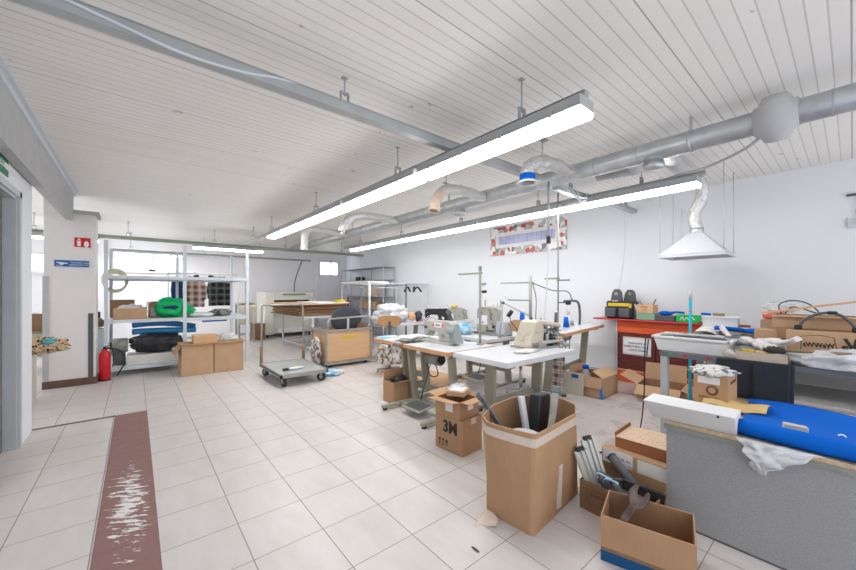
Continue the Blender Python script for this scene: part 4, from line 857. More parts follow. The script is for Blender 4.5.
# ------------------------------------------------------------------ sewing tables and machines
def sewing_table(label, loc, rz, sx, sy, z, legs_on='y', edge='woodedge', motor=True, pedal=True, th=0.05, foot=0.62, spread=0.8, colw=0.11, off=0.0, rake=0.05):
    """loc: centre on the floor. legs stand at the two ends of axis legs_on"""
    t = thing('sewing_table', label, 'table', loc, rz, 'sewing tables')
    b = MB(); b.box((0, 0, z-th/2), (sx, sy, th), mi=1, bev=0.003); b.box((0, 0, z+0.0005), (sx-0.006, sy-0.006, 0.002), mi=0)
    part('top', b, ['tabletop', edge], t)
    L = (sy if legs_on == 'y' else sx)*spread/2
    def Q(a, c, zz): return (c+off, a, zz) if legs_on == 'y' else (a, c+off, zz)
    def D(a, c, zz): return (c, a, zz) if legs_on == 'y' else (a, c, zz)
    for s in (-1, 1):
        b = MB()
        # column, slightly raked, as a tapered prism of four corners
        lo = [Q(s*L-0.025, 0.02-colw/2, 0.06), Q(s*L+0.025, 0.02-colw/2, 0.06), Q(s*L+0.025, 0.02+colw/2, 0.06), Q(s*L-0.025, 0.02+colw/2, 0.06)]
        hi = [Q(s*L-0.02, -rake-colw/2, z-th-0.03), Q(s*L+0.02, -rake-colw/2, z-th-0.03), Q(s*L+0.02, -rake+colw/2, z-th-0.03), Q(s*L-0.02, -rake+colw/2, z-th-0.03)]
        A = [b.bm.verts.new(p) for p in lo]; B = [b.bm.verts.new(p) for p in hi]
        b.bm.faces.new(A); b.bm.faces.new(B)
        for k in range(4): b.bm.faces.new((A[k], A[(k+1) % 4], B[(k+1) % 4], B[k]))
        b.box(Q(s*L, 0, 0.045), D(0.06, foot, 0.04), bev=0.01); b.box((0, s*L, z-th-0.02) if legs_on == 'y' else (s*L, 0, z-th-0.02), D(0.06, (sx if legs_on == 'y' else sy)*0.8, 0.035), bev=0.006)
        lg = part('leg', b, 'leggreen', t)
        for e in (-1, 1): part('foot_pad', MB().cyl(Q(s*L, e*foot*0.46, 0), Q(s*L, e*foot*0.46, 0.03), 0.03), 'rubber', lg)
    part('rail', MB().box(Q(0, 0.05, 0.25), D(2*L, 0.03, 0.09)), 'leggreen', t)
    if motor:
        b = MB(); m = part('motor', b.cyl(Q(-0.1, 0.05, z-0.16), Q(0.14, 0.05, z-0.16), 0.075, seg=18).box(Q(0, 0.05, z-th-0.04), D(0.12, 0.08, 0.09)), 'motor', t)
        part('pulley', MB().cyl(Q(-0.13, 0.05, z-0.16), Q(-0.10, 0.05, z-0.16), 0.05, seg=18), 'black', m)
        b = MB(); b.tube(bez([Q(-0.05, 0.0, z-0.2), Q(-0.12, -0.02, z-0.33), Q(0.02, -0.02, z-0.36), Q(0.12, 0.0, z-0.22)], 18), 0.007); part('cable', b, 'black', m)
    if pedal:
        b = MB(); p = part('pedal', b.box(Q(0, -0.24, 0.10), D(0.36, 0.27, 0.014), rx=(0.10 if legs_on == 'x' else 0), ry=(-0.10 if legs_on == 'y' else 0), bev=0.01), 'leggreen', t)
        part('tread', MB().box(Q(0, -0.24, 0.112), D(0.28, 0.19, 0.006), rx=(0.10 if legs_on == 'x' else 0), ry=(-0.10 if legs_on == 'y' else 0)), 'darkgrey', p)
        part('pedal_rod', MB().cyl(Q(0.1, -0.12, 0.11), Q(0.06, 0.02, z-0.2), 0.006), 'black', p)
        part('pedal_bar', MB().box(Q(0, -0.24, 0.07), D(2*L, 0.03, 0.03)), 'leggreen', p)
    return t
TZ = 0.8
sewing_table('wood-edged white sewing table nearest the tub cart, cloth hanging on it', (3.2, 4.27, 0), 0.0, 0.86, 0.70, TZ, 'y', pedal=False, motor=False, spread=0.7, off=0.1)
sewing_table('wood-edged white table of the grey sewing machine with the dark pedal', (3.17, 3.40, 0), 0.0, 0.84, 0.88, TZ, 'y', foot=1.0, colw=0.10, off=-0.27, spread=0.9)
sewing_table('white table of the cream overlock machine, in front of the rest', (3.44, 2.53, 0), -0.02, 1.28, 0.78, TZ, 'x', edge='tabletop', pedal=False, motor=False, foot=0.6, spread=0.68, th=0.055, colw=0.13, rake=0.0)
sewing_table('grey white table of the tall white coverstitch machine', (4.55, 3.92, 0), 0, 1.2, 1.06, TZ, 'y', edge='tabletop', foot=0.9, motor=False)
sewing_table('raised wood-edged table before the right wall with thread cones', (5.43, 2.98, 0), 0.15, 1.86, 0.62, 0.92, 'x', foot=0.5, pedal=False)
sewing_table('small white table far back carrying the black-headed machine', (5.7, 6.2, 0), 0, 1.2, 0.7, TZ, 'x', pedal=False, edge='tabletop')
sewing_table('white table under the milky plastic bag behind the wooden chair', (4.65, 6.55, 0), 0, 0.95, 0.85, 0.82, 'x', pedal=False, motor=False, edge='tabletop')
# grey lockstitch machine
def lockstitch(label, loc, rz, body='machine', extra='machinegrey', badge=True, s=1.0):
    t = thing('sewing_machine', label, 'sewing machine', loc, rz, 'sewing machines')
    b = MB()
    b.prism([(-0.30, 0.0), (0.27, 0.0), (0.27, 0.04), (-0.30, 0.04)], -0.09, 0.09, 'XZ', bev=0.008)
    part('bed', b, body, t)
    b = MB()
    b.prism([(-0.29, 0.10), (-0.285, 0.285), (-0.25, 0.305), (0.2, 0.31), (0.235, 0.29), (0.24, 0.04), (0.02, 0.04), (0.03, 0.15), (0.0, 0.185), (-0.17, 0.185), (-0.185, 0.165), (-0.20, 0.10), (-0.25, 0.085)], -0.065, 0.065, 'XZ', bev=0.016)
    part('arm', b, body, t)
    b = MB(); b.prism([(0.235, 0.03), (0.36, 0.03), (0.30, 0.19), (0.275, 0.27), (0.235, 0.285)], -0.075, 0.075, 'XZ', bev=0.012); part('rear_cover', b, extra, t)
    b = MB(); b.lathe([(0, 0.03), (0.05, 0.03), (0.068, 0.02), (0.07, 0), (0.062, -0.01), (0, -0.01)], (0.262, -0.062, 0.21), 22, rot=Matrix.Rotation(0.9, 3, 'X') @ Matrix.Rotation(0.35, 3, 'Y')); part('handwheel', b, extra, t)
    part('face_plate', MB().box((-0.296, 0, 0.205), (0.012, 0.10, 0.17), bev=0.004), 'chrome', t)
    b = MB(); b.cyl((-0.245, 0, 0.12), (-0.245, 0, 0.045), 0.008); b.box((-0.245, 0, 0.05), (0.03, 0.02, 0.012)); part('needle_bar', b, 'chrome', t)
    part('plate', MB().box((-0.235, 0, 0.043), (0.09, 0.12, 0.006)), 'chrome', t)
    part('tension_dial', MB().cyl((-0.23, -0.065, 0.21), (-0.23, -0.095, 0.21), 0.02), 'darkgrey', t)
    part('stitch_dial', MB().cyl((0.12, -0.065, 0.11), (0.12, -0.08, 0.11), 0.03), 'motor', t)
    b = MB(); b.cyl((-0.12, 0, 0.31), (-0.12, 0, 0.36), 0.006); b.cyl((0.05, 0, 0.31), (0.05, 0, 0.35), 0.012); b.tube(bez([(-0.12, 0, 0.355), (-0.2, 0, 0.37), (-0.28, -0.02, 0.33)], 10), 0.005); part('thread_guide', b, 'chrome', t)
    if badge:
        part('badge', MB().bx(-0.10, 0.13, -0.069, -0.066, 0.215, 0.285), 'tanlabel', t, label='pale badge'); part('stripe', MB().bx(-0.10, -0.06, -0.0705, -0.069, 0.22, 0.28).bx(0.09, 0.13, -0.0705, -0.069, 0.22, 0.28), 'pinkred', t, label='red stripes')
        part('badge_mark', MB().bx(-0.035, 0.065, -0.0705, -0.069, 0.238, 0.262), 'motor', t)
    return t
lockstitch('pale grey sewing machine with a red badge on the wood-edged table', (3.2, 3.58, TZ), -PI/2)
# cream overlock
t = thing('overlock_machine', 'cream overlock machine on the front white table', 'sewing machine', (3.98, 2.58, TZ), -0.12, 'sewing machines'); OVER = t
b = MB(); b.prism([(-0.32, 0.0), (-0.05, 0.0), (-0.04, 0.25), (-0.07, 0.335), (-0.13, 0.35), (-0.20, 0.32), (-0.22, 0.20), (-0.31, 0.13)], -0.13, 0.12, 'XZ', bev=0.018); part('body', b, 'cream', t)
b = MB(); b.box((0.15, -0.02, 0.285), (0.46, 0.11, 0.06), ry=0.15, bev=0.02); part('upper_arm', b, 'cream', t)
b = MB(); b.cyl((-0.04, -0.03, 0.17), (0.30, -0.03, 0.17), 0.055, seg=16); b.box((0.14, 0.02, 0.11), (0.34, 0.16, 0.14), bev=0.01); part('looper_housing', b, 'darkgrey', t)
b = MB()
for k in range(4): b.cyl((0.0+0.07*k, -0.11, 0.2-0.015*k), (0.0+0.07*k, -0.09, 0.2-0.015*k), 0.022)
part('tension_dials', b, 'chrome', t)
b = MB(); b.box((0.06, -0.14, 0.075), (0.42, 0.10, 0.03), bev=0.008); b.box((-0.1, -0.15, 0.05), (0.14, 0.03, 0.08), bev=0.01); part('cloth_plate', b, 'machine', t)
part('base', MB().box((0.02, -0.02, 0.012), (0.72, 0.36, 0.024), bev=0.006), 'motor', t)
part('handwheel', MB().cyl((-0.325, 0, 0.15), (-0.30, 0, 0.15), 0.055, seg=20), 'cream', t)
b = MB(); b.cyl((0.3, -0.02, 0.27), (0.3, -0.02, 0.05), 0.01); b.box((0.3, -0.05, 0.05), (0.05, 0.08, 0.015)); part('presser_foot', b, 'chrome', t)
part('seam_line', MB().bx(-0.215, -0.03, -0.1425, -0.141, 0.2, 0.204), 'motor', t)
# coverstitch
t = thing('coverstitch_machine', 'tall white coverstitch machine with a grey motor end', 'sewing machine', (4.5, 3.75, TZ), -PI/2, 'sewing machines')
b = MB(); b.prism([(-0.28, 0.03), (0.12, 0.03), (0.12, 0.40), (0.07, 0.46), (-0.2, 0.46), (-0.27, 0.42), (-0.28, 0.26), (-0.12, 0.24), (-0.11, 0.17), (-0.28, 0.16)], -0.1, 0.1, 'XZ', bev=0.015); part('body', b, 'machine', t)
part('front_cover', MB().box((-0.1, -0.105, 0.24), (0.13, 0.02, 0.15), bev=0.008), 'paper', t, label='white front cover'); part('red_tab', MB().box((-0.12, -0.118, 0.2), (0.04, 0.006, 0.02)), 'red', t)
b = MB(); b.box((0.22, 0, 0.12), (0.19, 0.2, 0.22), bev=0.02); part('motor_case', b, 'greysteel', t)
for x, z in ((-0.2, 0.40), (-0.12, 0.43), (0.0, 0.41), (0.05, 0.34), (0.03, 0.26), (0.06, 0.19), (-0.05, 0.12)): part('knob', MB().cyl((x, -0.1, z), (x, -0.125, z), 0.02), 'motor', t)
part('bed', MB().box((-0.02, 0, 0.018), (0.62, 0.22, 0.036), bev=0.008), 'motor', t); part('needle_bar', MB().cyl((-0.23, 0, 0.17), (-0.23, 0, 0.05), 0.012), 'chrome', t)
b = MB(); b.cyl((0.05, 0.05, 0.46), (0.05, 0.05, 0.52), 0.01); b.cyl((-0.05, 0.05, 0.46), (-0.05, 0.05, 0.50), 0.01); part('thread_guide', b, 'chrome', t)
def fittings(t, spots):
    for x, y, z, a, c, h, m in spots: part('fitting', MB().box((x, y, z), (a, c, h), bev=min(a, c, h)*0.2), m, t)
fittings(t, [(-0.22, -0.105, 0.36, 0.05, 0.02, 0.06, 'motor'), (-0.17, -0.108, 0.33, 0.02, 0.03, 0.11, 'darkgrey'), (0.02, -0.108, 0.32, 0.03, 0.02, 0.14, 'motor'), (0.09, -0.108, 0.14, 0.04, 0.02, 0.05, 'black'), (-0.23, 0, 0.13, 0.03, 0.05, 0.06, 'darkgrey'), (0.02, -0.107, 0.07, 0.16, 0.02, 0.03, 'darkgrey'), (0.12, -0.09, 0.42, 0.03, 0.06, 0.03, 'motor')])
fittings(OVER, [(0.02, -0.12, 0.13, 0.05, 0.04, 0.08, 'chrome'), (0.12, -0.12, 0.10, 0.09, 0.05, 0.05, 'black'), (0.24, -0.10, 0.12, 0.05, 0.06, 0.12, 'motor'), (0.2, -0.05, 0.24, 0.03, 0.03, 0.05, 'chrome'), (0.3, -0.12, 0.07, 0.1, 0.05, 0.05, 'darkgrey'), (-0.16, -0.135, 0.05, 0.2, 0.02, 0.05, 'motor'), (0.05, -0.08, 0.225, 0.06, 0.04, 0.02, 'woodbrown'), (-0.13, 0.0, 0.36, 0.03, 0.03, 0.03, 'darkgrey'), (0.05, 0, 0.335, 0.02, 0.02, 0.05, 'chrome')])
# far machines
lockstitch('black-bodied sewing machine on the far back table', (5.4, 6.15, TZ), -0.9, 'black', 'darkgrey', False)
lockstitch('pale green sewing machine right of the black one, far back', (6.0, 6.25, TZ), -0.6, 'machine', 'olive', False)
b = MB(); b.blob((6.1, 6.05, 1.12), (0.1, 0.1, 0.06), 0.4, 2, 3); solo('yellow_cloth', MB().blob((5.98, 6.2, 1.135), (0.09, 0.08, 0.04), 0.3, 2, 3, flat=0.5), 'yellow', 'small yellow cloth lying on the pale green far machine', 'cloth'); b.bm.free()
# thread stands and lamp arms
def pole(label, x, y, z0, z1, arms, m='pole', r=0.014, base=True):
    t = thing('thread_stand', label, 'thread stand', (x, y, z0), 0, 'thread stands')
    part('pole', MB().cyl((0, 0, 0), (0, 0, z1-z0), r), m, t)
    if base: part('base', MB().lathe([(0, 0.02), (0.04, 0.018), (0.05, 0), (0, 0)], seg=18), m, t)
    for (dx, dy, z, l2) in arms:
        b = MB(); b.cyl((-dx*l2, -dy*l2, z-z0), (dx, dy, z-z0), 0.013); b.box((0, 0, z-z0), (0.035, 0.035, 0.03), bev=0.006); part('arm', b, m, t)
    return t
t = pole('tall pale thread stand at the edge of the grey machine table', 3.50, 3.14, TZ, 1.84, [(0.0, 0.40, 1.745, 0.08)], r=0.018)
part('knob', MB().cyl((0.0, -0.09, 0.80), (0.0, -0.04, 0.80), 0.018), 'motor', t); part('knob', MB().cyl((0.0, -0.10, 0.70), (0.0, -0.04, 0.70), 0.02), 'black', t); part('clip', MB().box((0, 0.0, 1.0), (0.03, 0.03, 0.05)), 'black', t)
t = pole('thick pale thread stand behind the coverstitch machine', 5.08, 3.44, TZ, 1.76, [(0.0, 0.62, 1.655, 0.1), (0.0, 0.45, 1.355, 0.0)], r=0.026)
b = MB(); b.tube(bez([(0.0, -0.03, 0.85), (0.05, -0.08, 0.82), (0.18, -0.3, 0.72), (0.2, -0.55, 0.7), (0.22, -0.62, 0.55)], 24), 0.008); part('cable', b, 'darkgrey', t)
b = MB(); b.tube(bez([(0.0, -0.04, 0.85), (0.01, -0.1, 0.6), (0.02, -0.09, 0.3), (0.02, -0.08, 0.0)], 18), 0.007); part('cable', b, 'darkgrey', t)
b = MB(); b.cyl((0, 0.45, 0.555), (0, 0.52, 0.63), 0.006); b.cyl((0, 0.45, 0.555), (0.02, 0.38, 0.62), 0.006); part('thread_hook', b, 'chrome', t)
t = pole('slim pale pole from the raised table up to the ceiling', 4.84, 2.80, 0.92, H, [(0.0, 0.22, 1.70, 0.0), (0.0, -0.18, 1.67, 0.0)], r=0.011)
part('lamp_holder', MB().box((0.0, -0.16, 0.42), (0.05, 0.07, 0.06), bev=0.012), 'black', t); part('lamp_tube', MB().cyl((0, -0.16, 0.39), (0, -0.16, 0.24), 0.03), 'white', t); part('lamp_arm', MB().cyl((0, 0, 0.42), (0, -0.14, 0.42), 0.008), 'darkgrey', t)
b = MB(); b.tube(bez([(6.02, 3.07, 0.92), (6.0, 3.06, 1.15), (5.93, 3.05, 1.3), (5.7, 3.0, 1.345), (5.2, 2.9, 1.35)], 28), 0.02); solo('goose_neck', b, 'darkgrey', 'grey bent lamp tube rising from the raised wood-edged table', 'lamp arm')
t = thing('work_lamp', 'angled grey lamp arm with a round black head', 'lamp', (4.27, 3.44, TZ))
part('arm', MB().tube([(0, 0, 0), (0.02, -0.02, 0.28), (0.05, -0.03, 0.53)], 0.013), 'conc', t); part('arm', MB().tube([(0.05, -0.03, 0.53), (0.42, -0.24, 0.33)], 0.011), 'conc', t); part('joint', MB().blob((0.05, -0.03, 0.53), (0.025, 0.025, 0.025), 0, 1), 'darkgrey', t)
part('lamp_head', MB().cyl((0.13, -0.07, 0.38), (0.16, -0.10, 0.35), 0.06, 0.06, seg=20), 'black', t); part('cord', MB().tube(bez([(0.14, -0.08, 0.34), (0.17, -0.1, 0.22), (0.27, -0.13, 0.12), (0.3, -0.14, 0.04)], 14), 0.006), 'darkgrey', t); part('clamp', MB().cyl((0, 0, 0), (0, 0, 0.03), 0.03), 'motor', t)
# thread cones and bottles
def cone(lab, x, y, z, h, r, m):
    t = thing('thread_cone', lab, 'thread cone', (x, y, z), 0, 'thread cones')
    part('thread', MB().lathe([(0, 0.01), (r, 0.01), (r*0.62, h*0.86), (0, h*0.86)], seg=16), m, t); part('spindle', MB().cyl((0, 0, 0), (0, 0, h), 0.009), 'white', t)
cone('tall dark thread cone at the pole on the raised table', 5.07, 2.97, 0.92, 0.30, 0.032, 'darkgrey'); cone('blue thread cone on the raised wood-edged table', 5.36, 2.96, 0.92, 0.2, 0.05, 'blue')
cone('small grey thread cone left of the blue one', 5.24, 3.05, 0.92, 0.16, 0.03, 'motor'); cone('thin pale thread cone right of the blue one', 5.55, 3.02, 0.92, 0.18, 0.02, 'whitecloth'); cone('dark small thread cone furthest right on the raised table', 5.75, 3.08, 0.92, 0.10, 0.05, 'motor')
cone('blue thread cone beside the thick stand behind the overlock machine', 4.98, 3.53, TZ, 0.42, 0.055, 'blue')
cone('small pale blue thread cone behind the cream machine', 4.78, 2.97, 0.92, 0.14, 0.035, 'bluefilm'); cone('small dark thread cone at the left end of the raised table', 4.66, 2.93, 0.92, 0.14, 0.04, 'darkgrey')
for lab, x, y in (('thin brown spool pin left of the tall thread stand', 5.0, 4.36), ('thin brown spool pin nearer the tall thread stand', 4.98, 3.98 )):
    t = thing('spool_pin', lab, 'spool pin', (x, y, TZ), 0, 'spool pins'); part('rod', MB().cyl((0, 0, 0), (0, 0, 0.55), 0.011), 'woodbrown', t); part('foot', MB().cyl((0, 0, 0), (0, 0, 0.015), 0.03), 'motor', t)
# cloths
solo('packet_bag', MB().blob((4.2, 4.15, 0.88), (0.17, 0.19, 0.09), 0.35, 2.5, 4, sub=4, flat=0.85), 'bluefab', 'blue and white packet on the grey white table', 'packet')
def strip(lab, x0, y0, x1, y1, za, zb, m, seed=0, wav=0.012):
    fn = lambda u, v: (x0+(x1-x0)*u+wav*math.sin(v*9+seed+u*3), y0+(y1-y0)*u+wav*math.sin(v*7+seed*2), za+(zb-za)*v)
    return solo('hanging_cloth', MB().sheet(fn, 8, 24, 0.008), m, lab, 'cloth')
strip('black and white plaid cloth hanging off the front white table', 4.12, 2.47, 4.155, 2.33, 0.93, 0.2, 'plaidwhite', 1)
strip('spotted cloth strip hanging at the edge of the wood-edged table', 2.74, 4.08, 2.75, 3.90, 0.80, 0.52, 'spotted', 2)
solo('dark_cloth', MB().sheet(lambda u, v: (2.82+0.55*u, 3.82+0.35*v, TZ+0.012+0.012*math.sin(u*11+v*5)), 16, 12, 0.006), 'camo', 'dark patterned cloth spread across the two wood-edged tables', 'cloth')
solo('grey_rag', MB().blob((3.5, 2.42, 0.812), (0.2, 0.09, 0.014), 0.5, 3, 3, flat=0.8), 'whitecloth', 'pale rag in front of the cream overlock machine', 'cloth')
solo('milky_bag', MB().blob((4.48, 6.68, 1.0), (0.42, 0.36, 0.21), 0.45, 2.6, 19, sub=4, flat=0.85), 'whitefilm', 'big milky plastic bag heaped behind the wooden chair back', 'bag')
solo('brown_bundle', MB().blob((4.72, 6.25, 0.95), (0.1, 0.07, 0.1), 0.3, 2, 5), 'ply', 'small tan bundle in front of the milky plastic bag', 'bundle')
solo('navy_bundle', MB().blob((4.88, 6.22, 0.96), (0.09, 0.08, 0.11), 0.4, 2, 6), 'seatfab', 'dark bundle right of the small tan one', 'bundle')
solo('red_scrap', MB().blob((5.02, 6.35, 0.85), (0.09, 0.08, 0.03), 0.4, 2, 7, flat=0.8), 'pinkred', 'red scrap of cloth right of the milky plastic bag', 'cloth')
# chairs
def chair(lab, loc, rz, cover=None, zb=0.88):
    t = thing('work_chair', lab, 'chair', loc, rz, 'wooden-backed work chairs')
    b = MB(); pts = []
    w, h = 0.21, 0.095
    for k in range(28):
        a = 2*PI*k/28; ca, sa = math.cos(a), math.sin(a); pts.append((w*math.copysign(abs(ca)**0.5, ca), h*math.copysign(abs(sa)**0.5, sa)+zb+0.09))
    b.prism(pts, 0.19, 0.205, 'XZ', bev=0.004); part('backrest', b, 'chairwood' if cover else 'ply', t)
    part('back_stem', MB().box((0, 0.215, 0.70), (0.05, 0.012, 0.52)), 'darkgrey', t)
    part('seat', MB().box((0, 0, 0.45), (0.38, 0.38, 0.03), bev=0.012), 'chairwood', t)
    part('post', MB().cyl((0, 0, 0.08), (0, 0, 0.44), 0.025), 'chrome', t)
    for k in range(5): part('leg', MB().box((0.11*math.cos(k*1.257), 0.11*math.sin(k*1.257), 0.06), (0.24, 0.035, 0.03), rz=k*1.257).cyl((0.22*math.cos(k*1.257), 0.22*math.sin(k*1.257), 0), (0.22*math.cos(k*1.257), 0.22*math.sin(k*1.257), 0.06), 0.02), 'conc', t)
    if cover:
        part('seat_cover', MB().sheet(lambda u, v: (0.22*math.cos(2*PI*u)*(1+0.12*math.sin(u*40)*v), 0.22*math.sin(2*PI*u)*(1+0.12*math.sin(u*40)*v), 0.48-0.3*v), 40, 8, 0.008).box((0, 0, 0.475), (0.36, 0.36, 0.03), bev=0.01), cover, t)
    return t
chair('wooden-backed chair with a spotted cover, right of the tub cart', (3.66, 5.54, 0), 2.56, 'spotted')
chair('wooden-backed chair between the cream machine and the white machine', (4.42, 3.16, 0), -1.15, None, 0.88)
solo('teal_folder', MB().box((2.95, 4.5, TZ+0.014), (0.3, 0.16, 0.022), rz=0.1), 'bluefab', 'pale blue folder at the far corner of the wood-edged table', 'folder')
# cartons around the tables
t = carton('cardboard_box', 'small open carton with a raised flap under the wood-edged tables', (2.80, 4.01, 0), 0.0, (0.34, 0.25, 0.29), [('+y', -8, 0.13), ('-y', 75, 0.12), ('+x', 100, 0.1)], m='card')
solo('black_tools', MB().blob((2.82, 4.02, 0.27), (0.12, 0.07, 0.06), 0.6, 4, 3), 'black', 'black odds and ends in the small open carton', 'tools')
t = carton('cardboard_box', 'carton printed 3M standing on the floor under another carton', (2.40, 2.43, 0), 0.06, (0.28, 0.35, 0.325), closed=True)
c, s = math.cos(0.06), math.sin(0.06)
def onface(t, p):  # local point to world
    return wm(t) @ Vector(p)
text('3M', 0.15, 'ink', t, onface(t, (-0.1412, -0.02, 0.225)), (PI/2, 0, -PI/2+0.06), sx=0.95, bold=0.006)
b = MB()
for k in range(3):
    y = 0.115-0.045*k; z = 0.085
    if k == 2: b.box((-0.1412, y, z), (0.0016, 0.026, 0.03)); b.box((-0.1412, y, z-0.03), (0.0016, 0.02, 0.012))
    else: b.prism([(y-0.016, z), (y, z+0.022), (y+0.016, z)], -0.142, -0.1405, 'YZ'); b.box((-0.1412, y, z-0.018), (0.0016, 0.008, 0.036)); b.box((-0.1412, y, z-0.042), (0.0016, 0.03, 0.006))
part('handling_marks', b, 'ink', t)
part('tape', MB().bx(-0.02, 0.05, -0.176, -0.1745, 0.27, 0.326), 'tape', t)
t = carton('cardboard_box', 'open carton with wide flaps standing on the 3M carton', (2.375, 2.43, 0.327), 0.1, (0.27, 0.30, 0.165), [('-x', 82, 0.13), ('+x', 95, 0.12), ('-y', 88, 0.11), ('+y', 80, 0.12)])
part('label', MB().box((-0.1362, -0.02, 0.10), (0.001, 0.09, 0.08)), 'tanlabel', t, label='white label'); part('label', MB().box((0.02, -0.151, 0.11), (0.08, 0.001, 0.08)), 'tanlabel', t, label='white label')
t = thing('wrapped_parcel', 'film-wrapped pale parcel on the open carton above the 3M carton', 'parcel', (2.42, 2.45, 0.498), 0.5)
part('parcel', MB().box((0, 0, 0.03), (0.24, 0.17, 0.05), ry=0.06, bev=0.006), 'cardlight', t); part('parcel_label', MB().box((0, 0, 0.057), (0.18, 0.12, 0.004), ry=0.06), 'tanlabel', t)
part('wrap', MB().blob((0.1, 0.04, 0.04), (0.13, 0.1, 0.03), 0.4, 2.5, 8, flat=0.7), 'film', t)
t = carton('cardboard_box', 'battered open carton with a blue-capped bottle, before the red counter', (5.24, 2.46, 0), 0.02, (0.52, 0.48, 0.29), [('-x', 165, 0.15), ('-y', -60, 0.16), ('+x', 150, 0.12), ('+y', 10, 0.1)], th=0.008, m='cardlight')
part('blue_tape', MB().bx(-0.262, -0.2, -0.243, -0.241, 0.0, 0.06).bx(-0.262, -0.255, -0.24, -0.2, 0.0, 0.28), 'bluefilm', t)
t = thing('canister', 'clear bottle with a blue cap standing in the battered carton', 'bottle', (5.2, 2.56, 0.02), 0)
part('body', MB().lathe([(0, 0), (0.07, 0), (0.075, 0.02), (0.075, 0.24), (0.04, 0.3), (0.03, 0.33)], seg=18), 'film', t); part('cap', MB().cyl((0, 0, 0.33), (0, 0, 0.38), 0.045), 'blue', t, label='blue cap')
b = MB(); b.box((0, 0.02, 0.16), (0.014, 0.40, 0.32), ry=0.10); t = thing('plastic_board', 'pale panel with a blue badge leaning on the left of the battered carton', 'panel', (4.935, 2.64, 0), 0.0); part('panel', b, 'beige', t); part('badge', MB().box((0.002, -0.05, 0.27), (0.018, 0.10, 0.05), ry=0.10), 'signblue', t)
b = MB(); b.box((3.9, 4.9, 0.004), (0.9, 1.5, 0.006), rz=0.12); solo('floor_cardboard', b, 'cardlight', 'flat cardboard sheet on the floor under the sewing tables', 'cardboard sheet')
# ------------------------------------------------------------------ red counter and what stands on it
t = thing('red_counter', 'red counter with dark wood panels against the right wall', 'counter', (6.46, 1.97, 0))
part('body', MB().bx(6.32, 6.66, 1.38, 2.56, 0.0, 1.02), 'maroon', t, world=True)
part('front_band', MB().bx(6.285, 6.325, 1.38, 2.55, 0.82, 1.018, bev=0.003), 'redcounter', t, label='orange red band', world=True)
part('plinth', MB().bx(6.285, 6.325, 1.38, 2.55, 0.0, 0.19, bev=0.003), 'redcounter', t, label='orange red plinth', world=True)
part('panel', MB().bx(6.295, 6.32, 1.99, 2.54, 0.21, 0.815), 'maroon', t, world=True); part('panel', MB().bx(6.295, 6.32, 1.39, 1.97, 0.21, 0.815), 'maroon', t, world=True)
part('gold_strip', MB().bx(6.283, 6.32, 1.38, 2.55, 0.192, 0.208), 'ply', t, world=True)
part('corner_trim', MB().bx(6.275, 6.30, 2.55, 2.585, 0, 1.02).bx(6.275, 6.66, 2.57, 2.58, 0, 1.02), 'palesteel', t, world=True); part('corner_trim', MB().bx(6.275, 6.32, 1.35, 1.39, 0, 1.02), 'palesteel', t, world=True)
part('top', MB().bx(6.2, 6.67, 1.36, 2.92, 1.02, 1.045, bev=0.006), 'redtop', t, world=True)
t = thing('paper_notice', 'white paper notice taped to the dark panel of the red counter', 'notice', (6.292, 2.25, 0.45))
part('sheet', MB().sheet(lambda u, v: (6.289-0.004*math.sin(v*6), 2.04+0.42*u, 0.455+0.295*v), 10, 8, 0.002), 'paper', t, world=True)
for k, (l, yy) in enumerate((('Atsakomybė už', 2.245), ('DARBO VIETĄ TAU,', 2.265), ('LAIKYK ŠVARĄ', 2.235))): text(l, 0.043, 'inkgrey', t, (6.2815, yy, 0.66-0.06*k), FX, sx=0.95, bold=0.0012)
part('tape', MB().bx(6.284, 6.29, 2.05, 2.45, 0.735, 0.755), 'tape', t, world=True); part('pen', MB().cyl((6.278, 2.075, 0.745), (6.278, 2.10, 0.47), 0.008), 'navy', t, world=True)
# tool bag
t = thing('tool_bag', 'black and yellow open tool bag at the left end of the red counter', 'bag', (6.42, 2.52, 1.045), -0.06)
part('body', MB().box((0, 0, 0.15), (0.26, 0.44, 0.30), bev=0.03), 'black', t)
part('yellow_panel', MB().box((-0.132, 0.01, 0.235), (0.012, 0.34, 0.055), bev=0.004).box((-0.132, -0.185, 0.22), (0.012, 0.04, 0.07)), 'yellow', t, label='yellow panel')
for y in (0.12, -0.1): part('pocket', MB().box((-0.15, y, 0.10), (0.06, 0.17, 0.16), bev=0.02), 'darkgrey', t)
part('side_pocket', MB().box((0, 0.24, 0.11), (0.18, 0.05, 0.17), bev=0.02), 'darkgrey', t); part('side_pocket', MB().box((0, -0.24, 0.11), (0.18, 0.05, 0.2), bev=0.02), 'darkgrey', t)
for y, h in ((0.08, 0.50), (-0.1, 0.49)):
    b = MB(); b.prism([(y-0.1, 0.29), (y+0.1, 0.29), (y+0.075, h-0.06), (y+0.03, h), (y-0.04, h), (y-0.08, h-0.05)], -0.05 if y > 0 else 0.03, 0.0 if y > 0 else 0.08, 'YZ', bev=0.01); part('flap', b, 'darkgrey', t)
part('buckle', MB().cyl((-0.055, 0.08, 0.42), (-0.05, 0.08, 0.42), 0.03).cyl((0.02, -0.11, 0.42), (0.03, -0.11, 0.42), 0.02), 'motor', t); part('tag', MB().box((-0.136, 0.06, 0.30), (0.006, 0.1, 0.02)), 'conc', t)
b = MB(); b.tube(bez([(-0.1, -0.24, 0.25), (-0.12, -0.28, 0.15), (-0.08, -0.27, 0.02), (-0.06, -0.25, 0.18)], 20), 0.008); part('strap', b, 'beige', t)
ZC = 1.046
t = thing('wooden_box', 'small pale wooden box with brown lettering on the mint tin', 'box', (6.38, 2.13, ZC+0.115), -0.06)
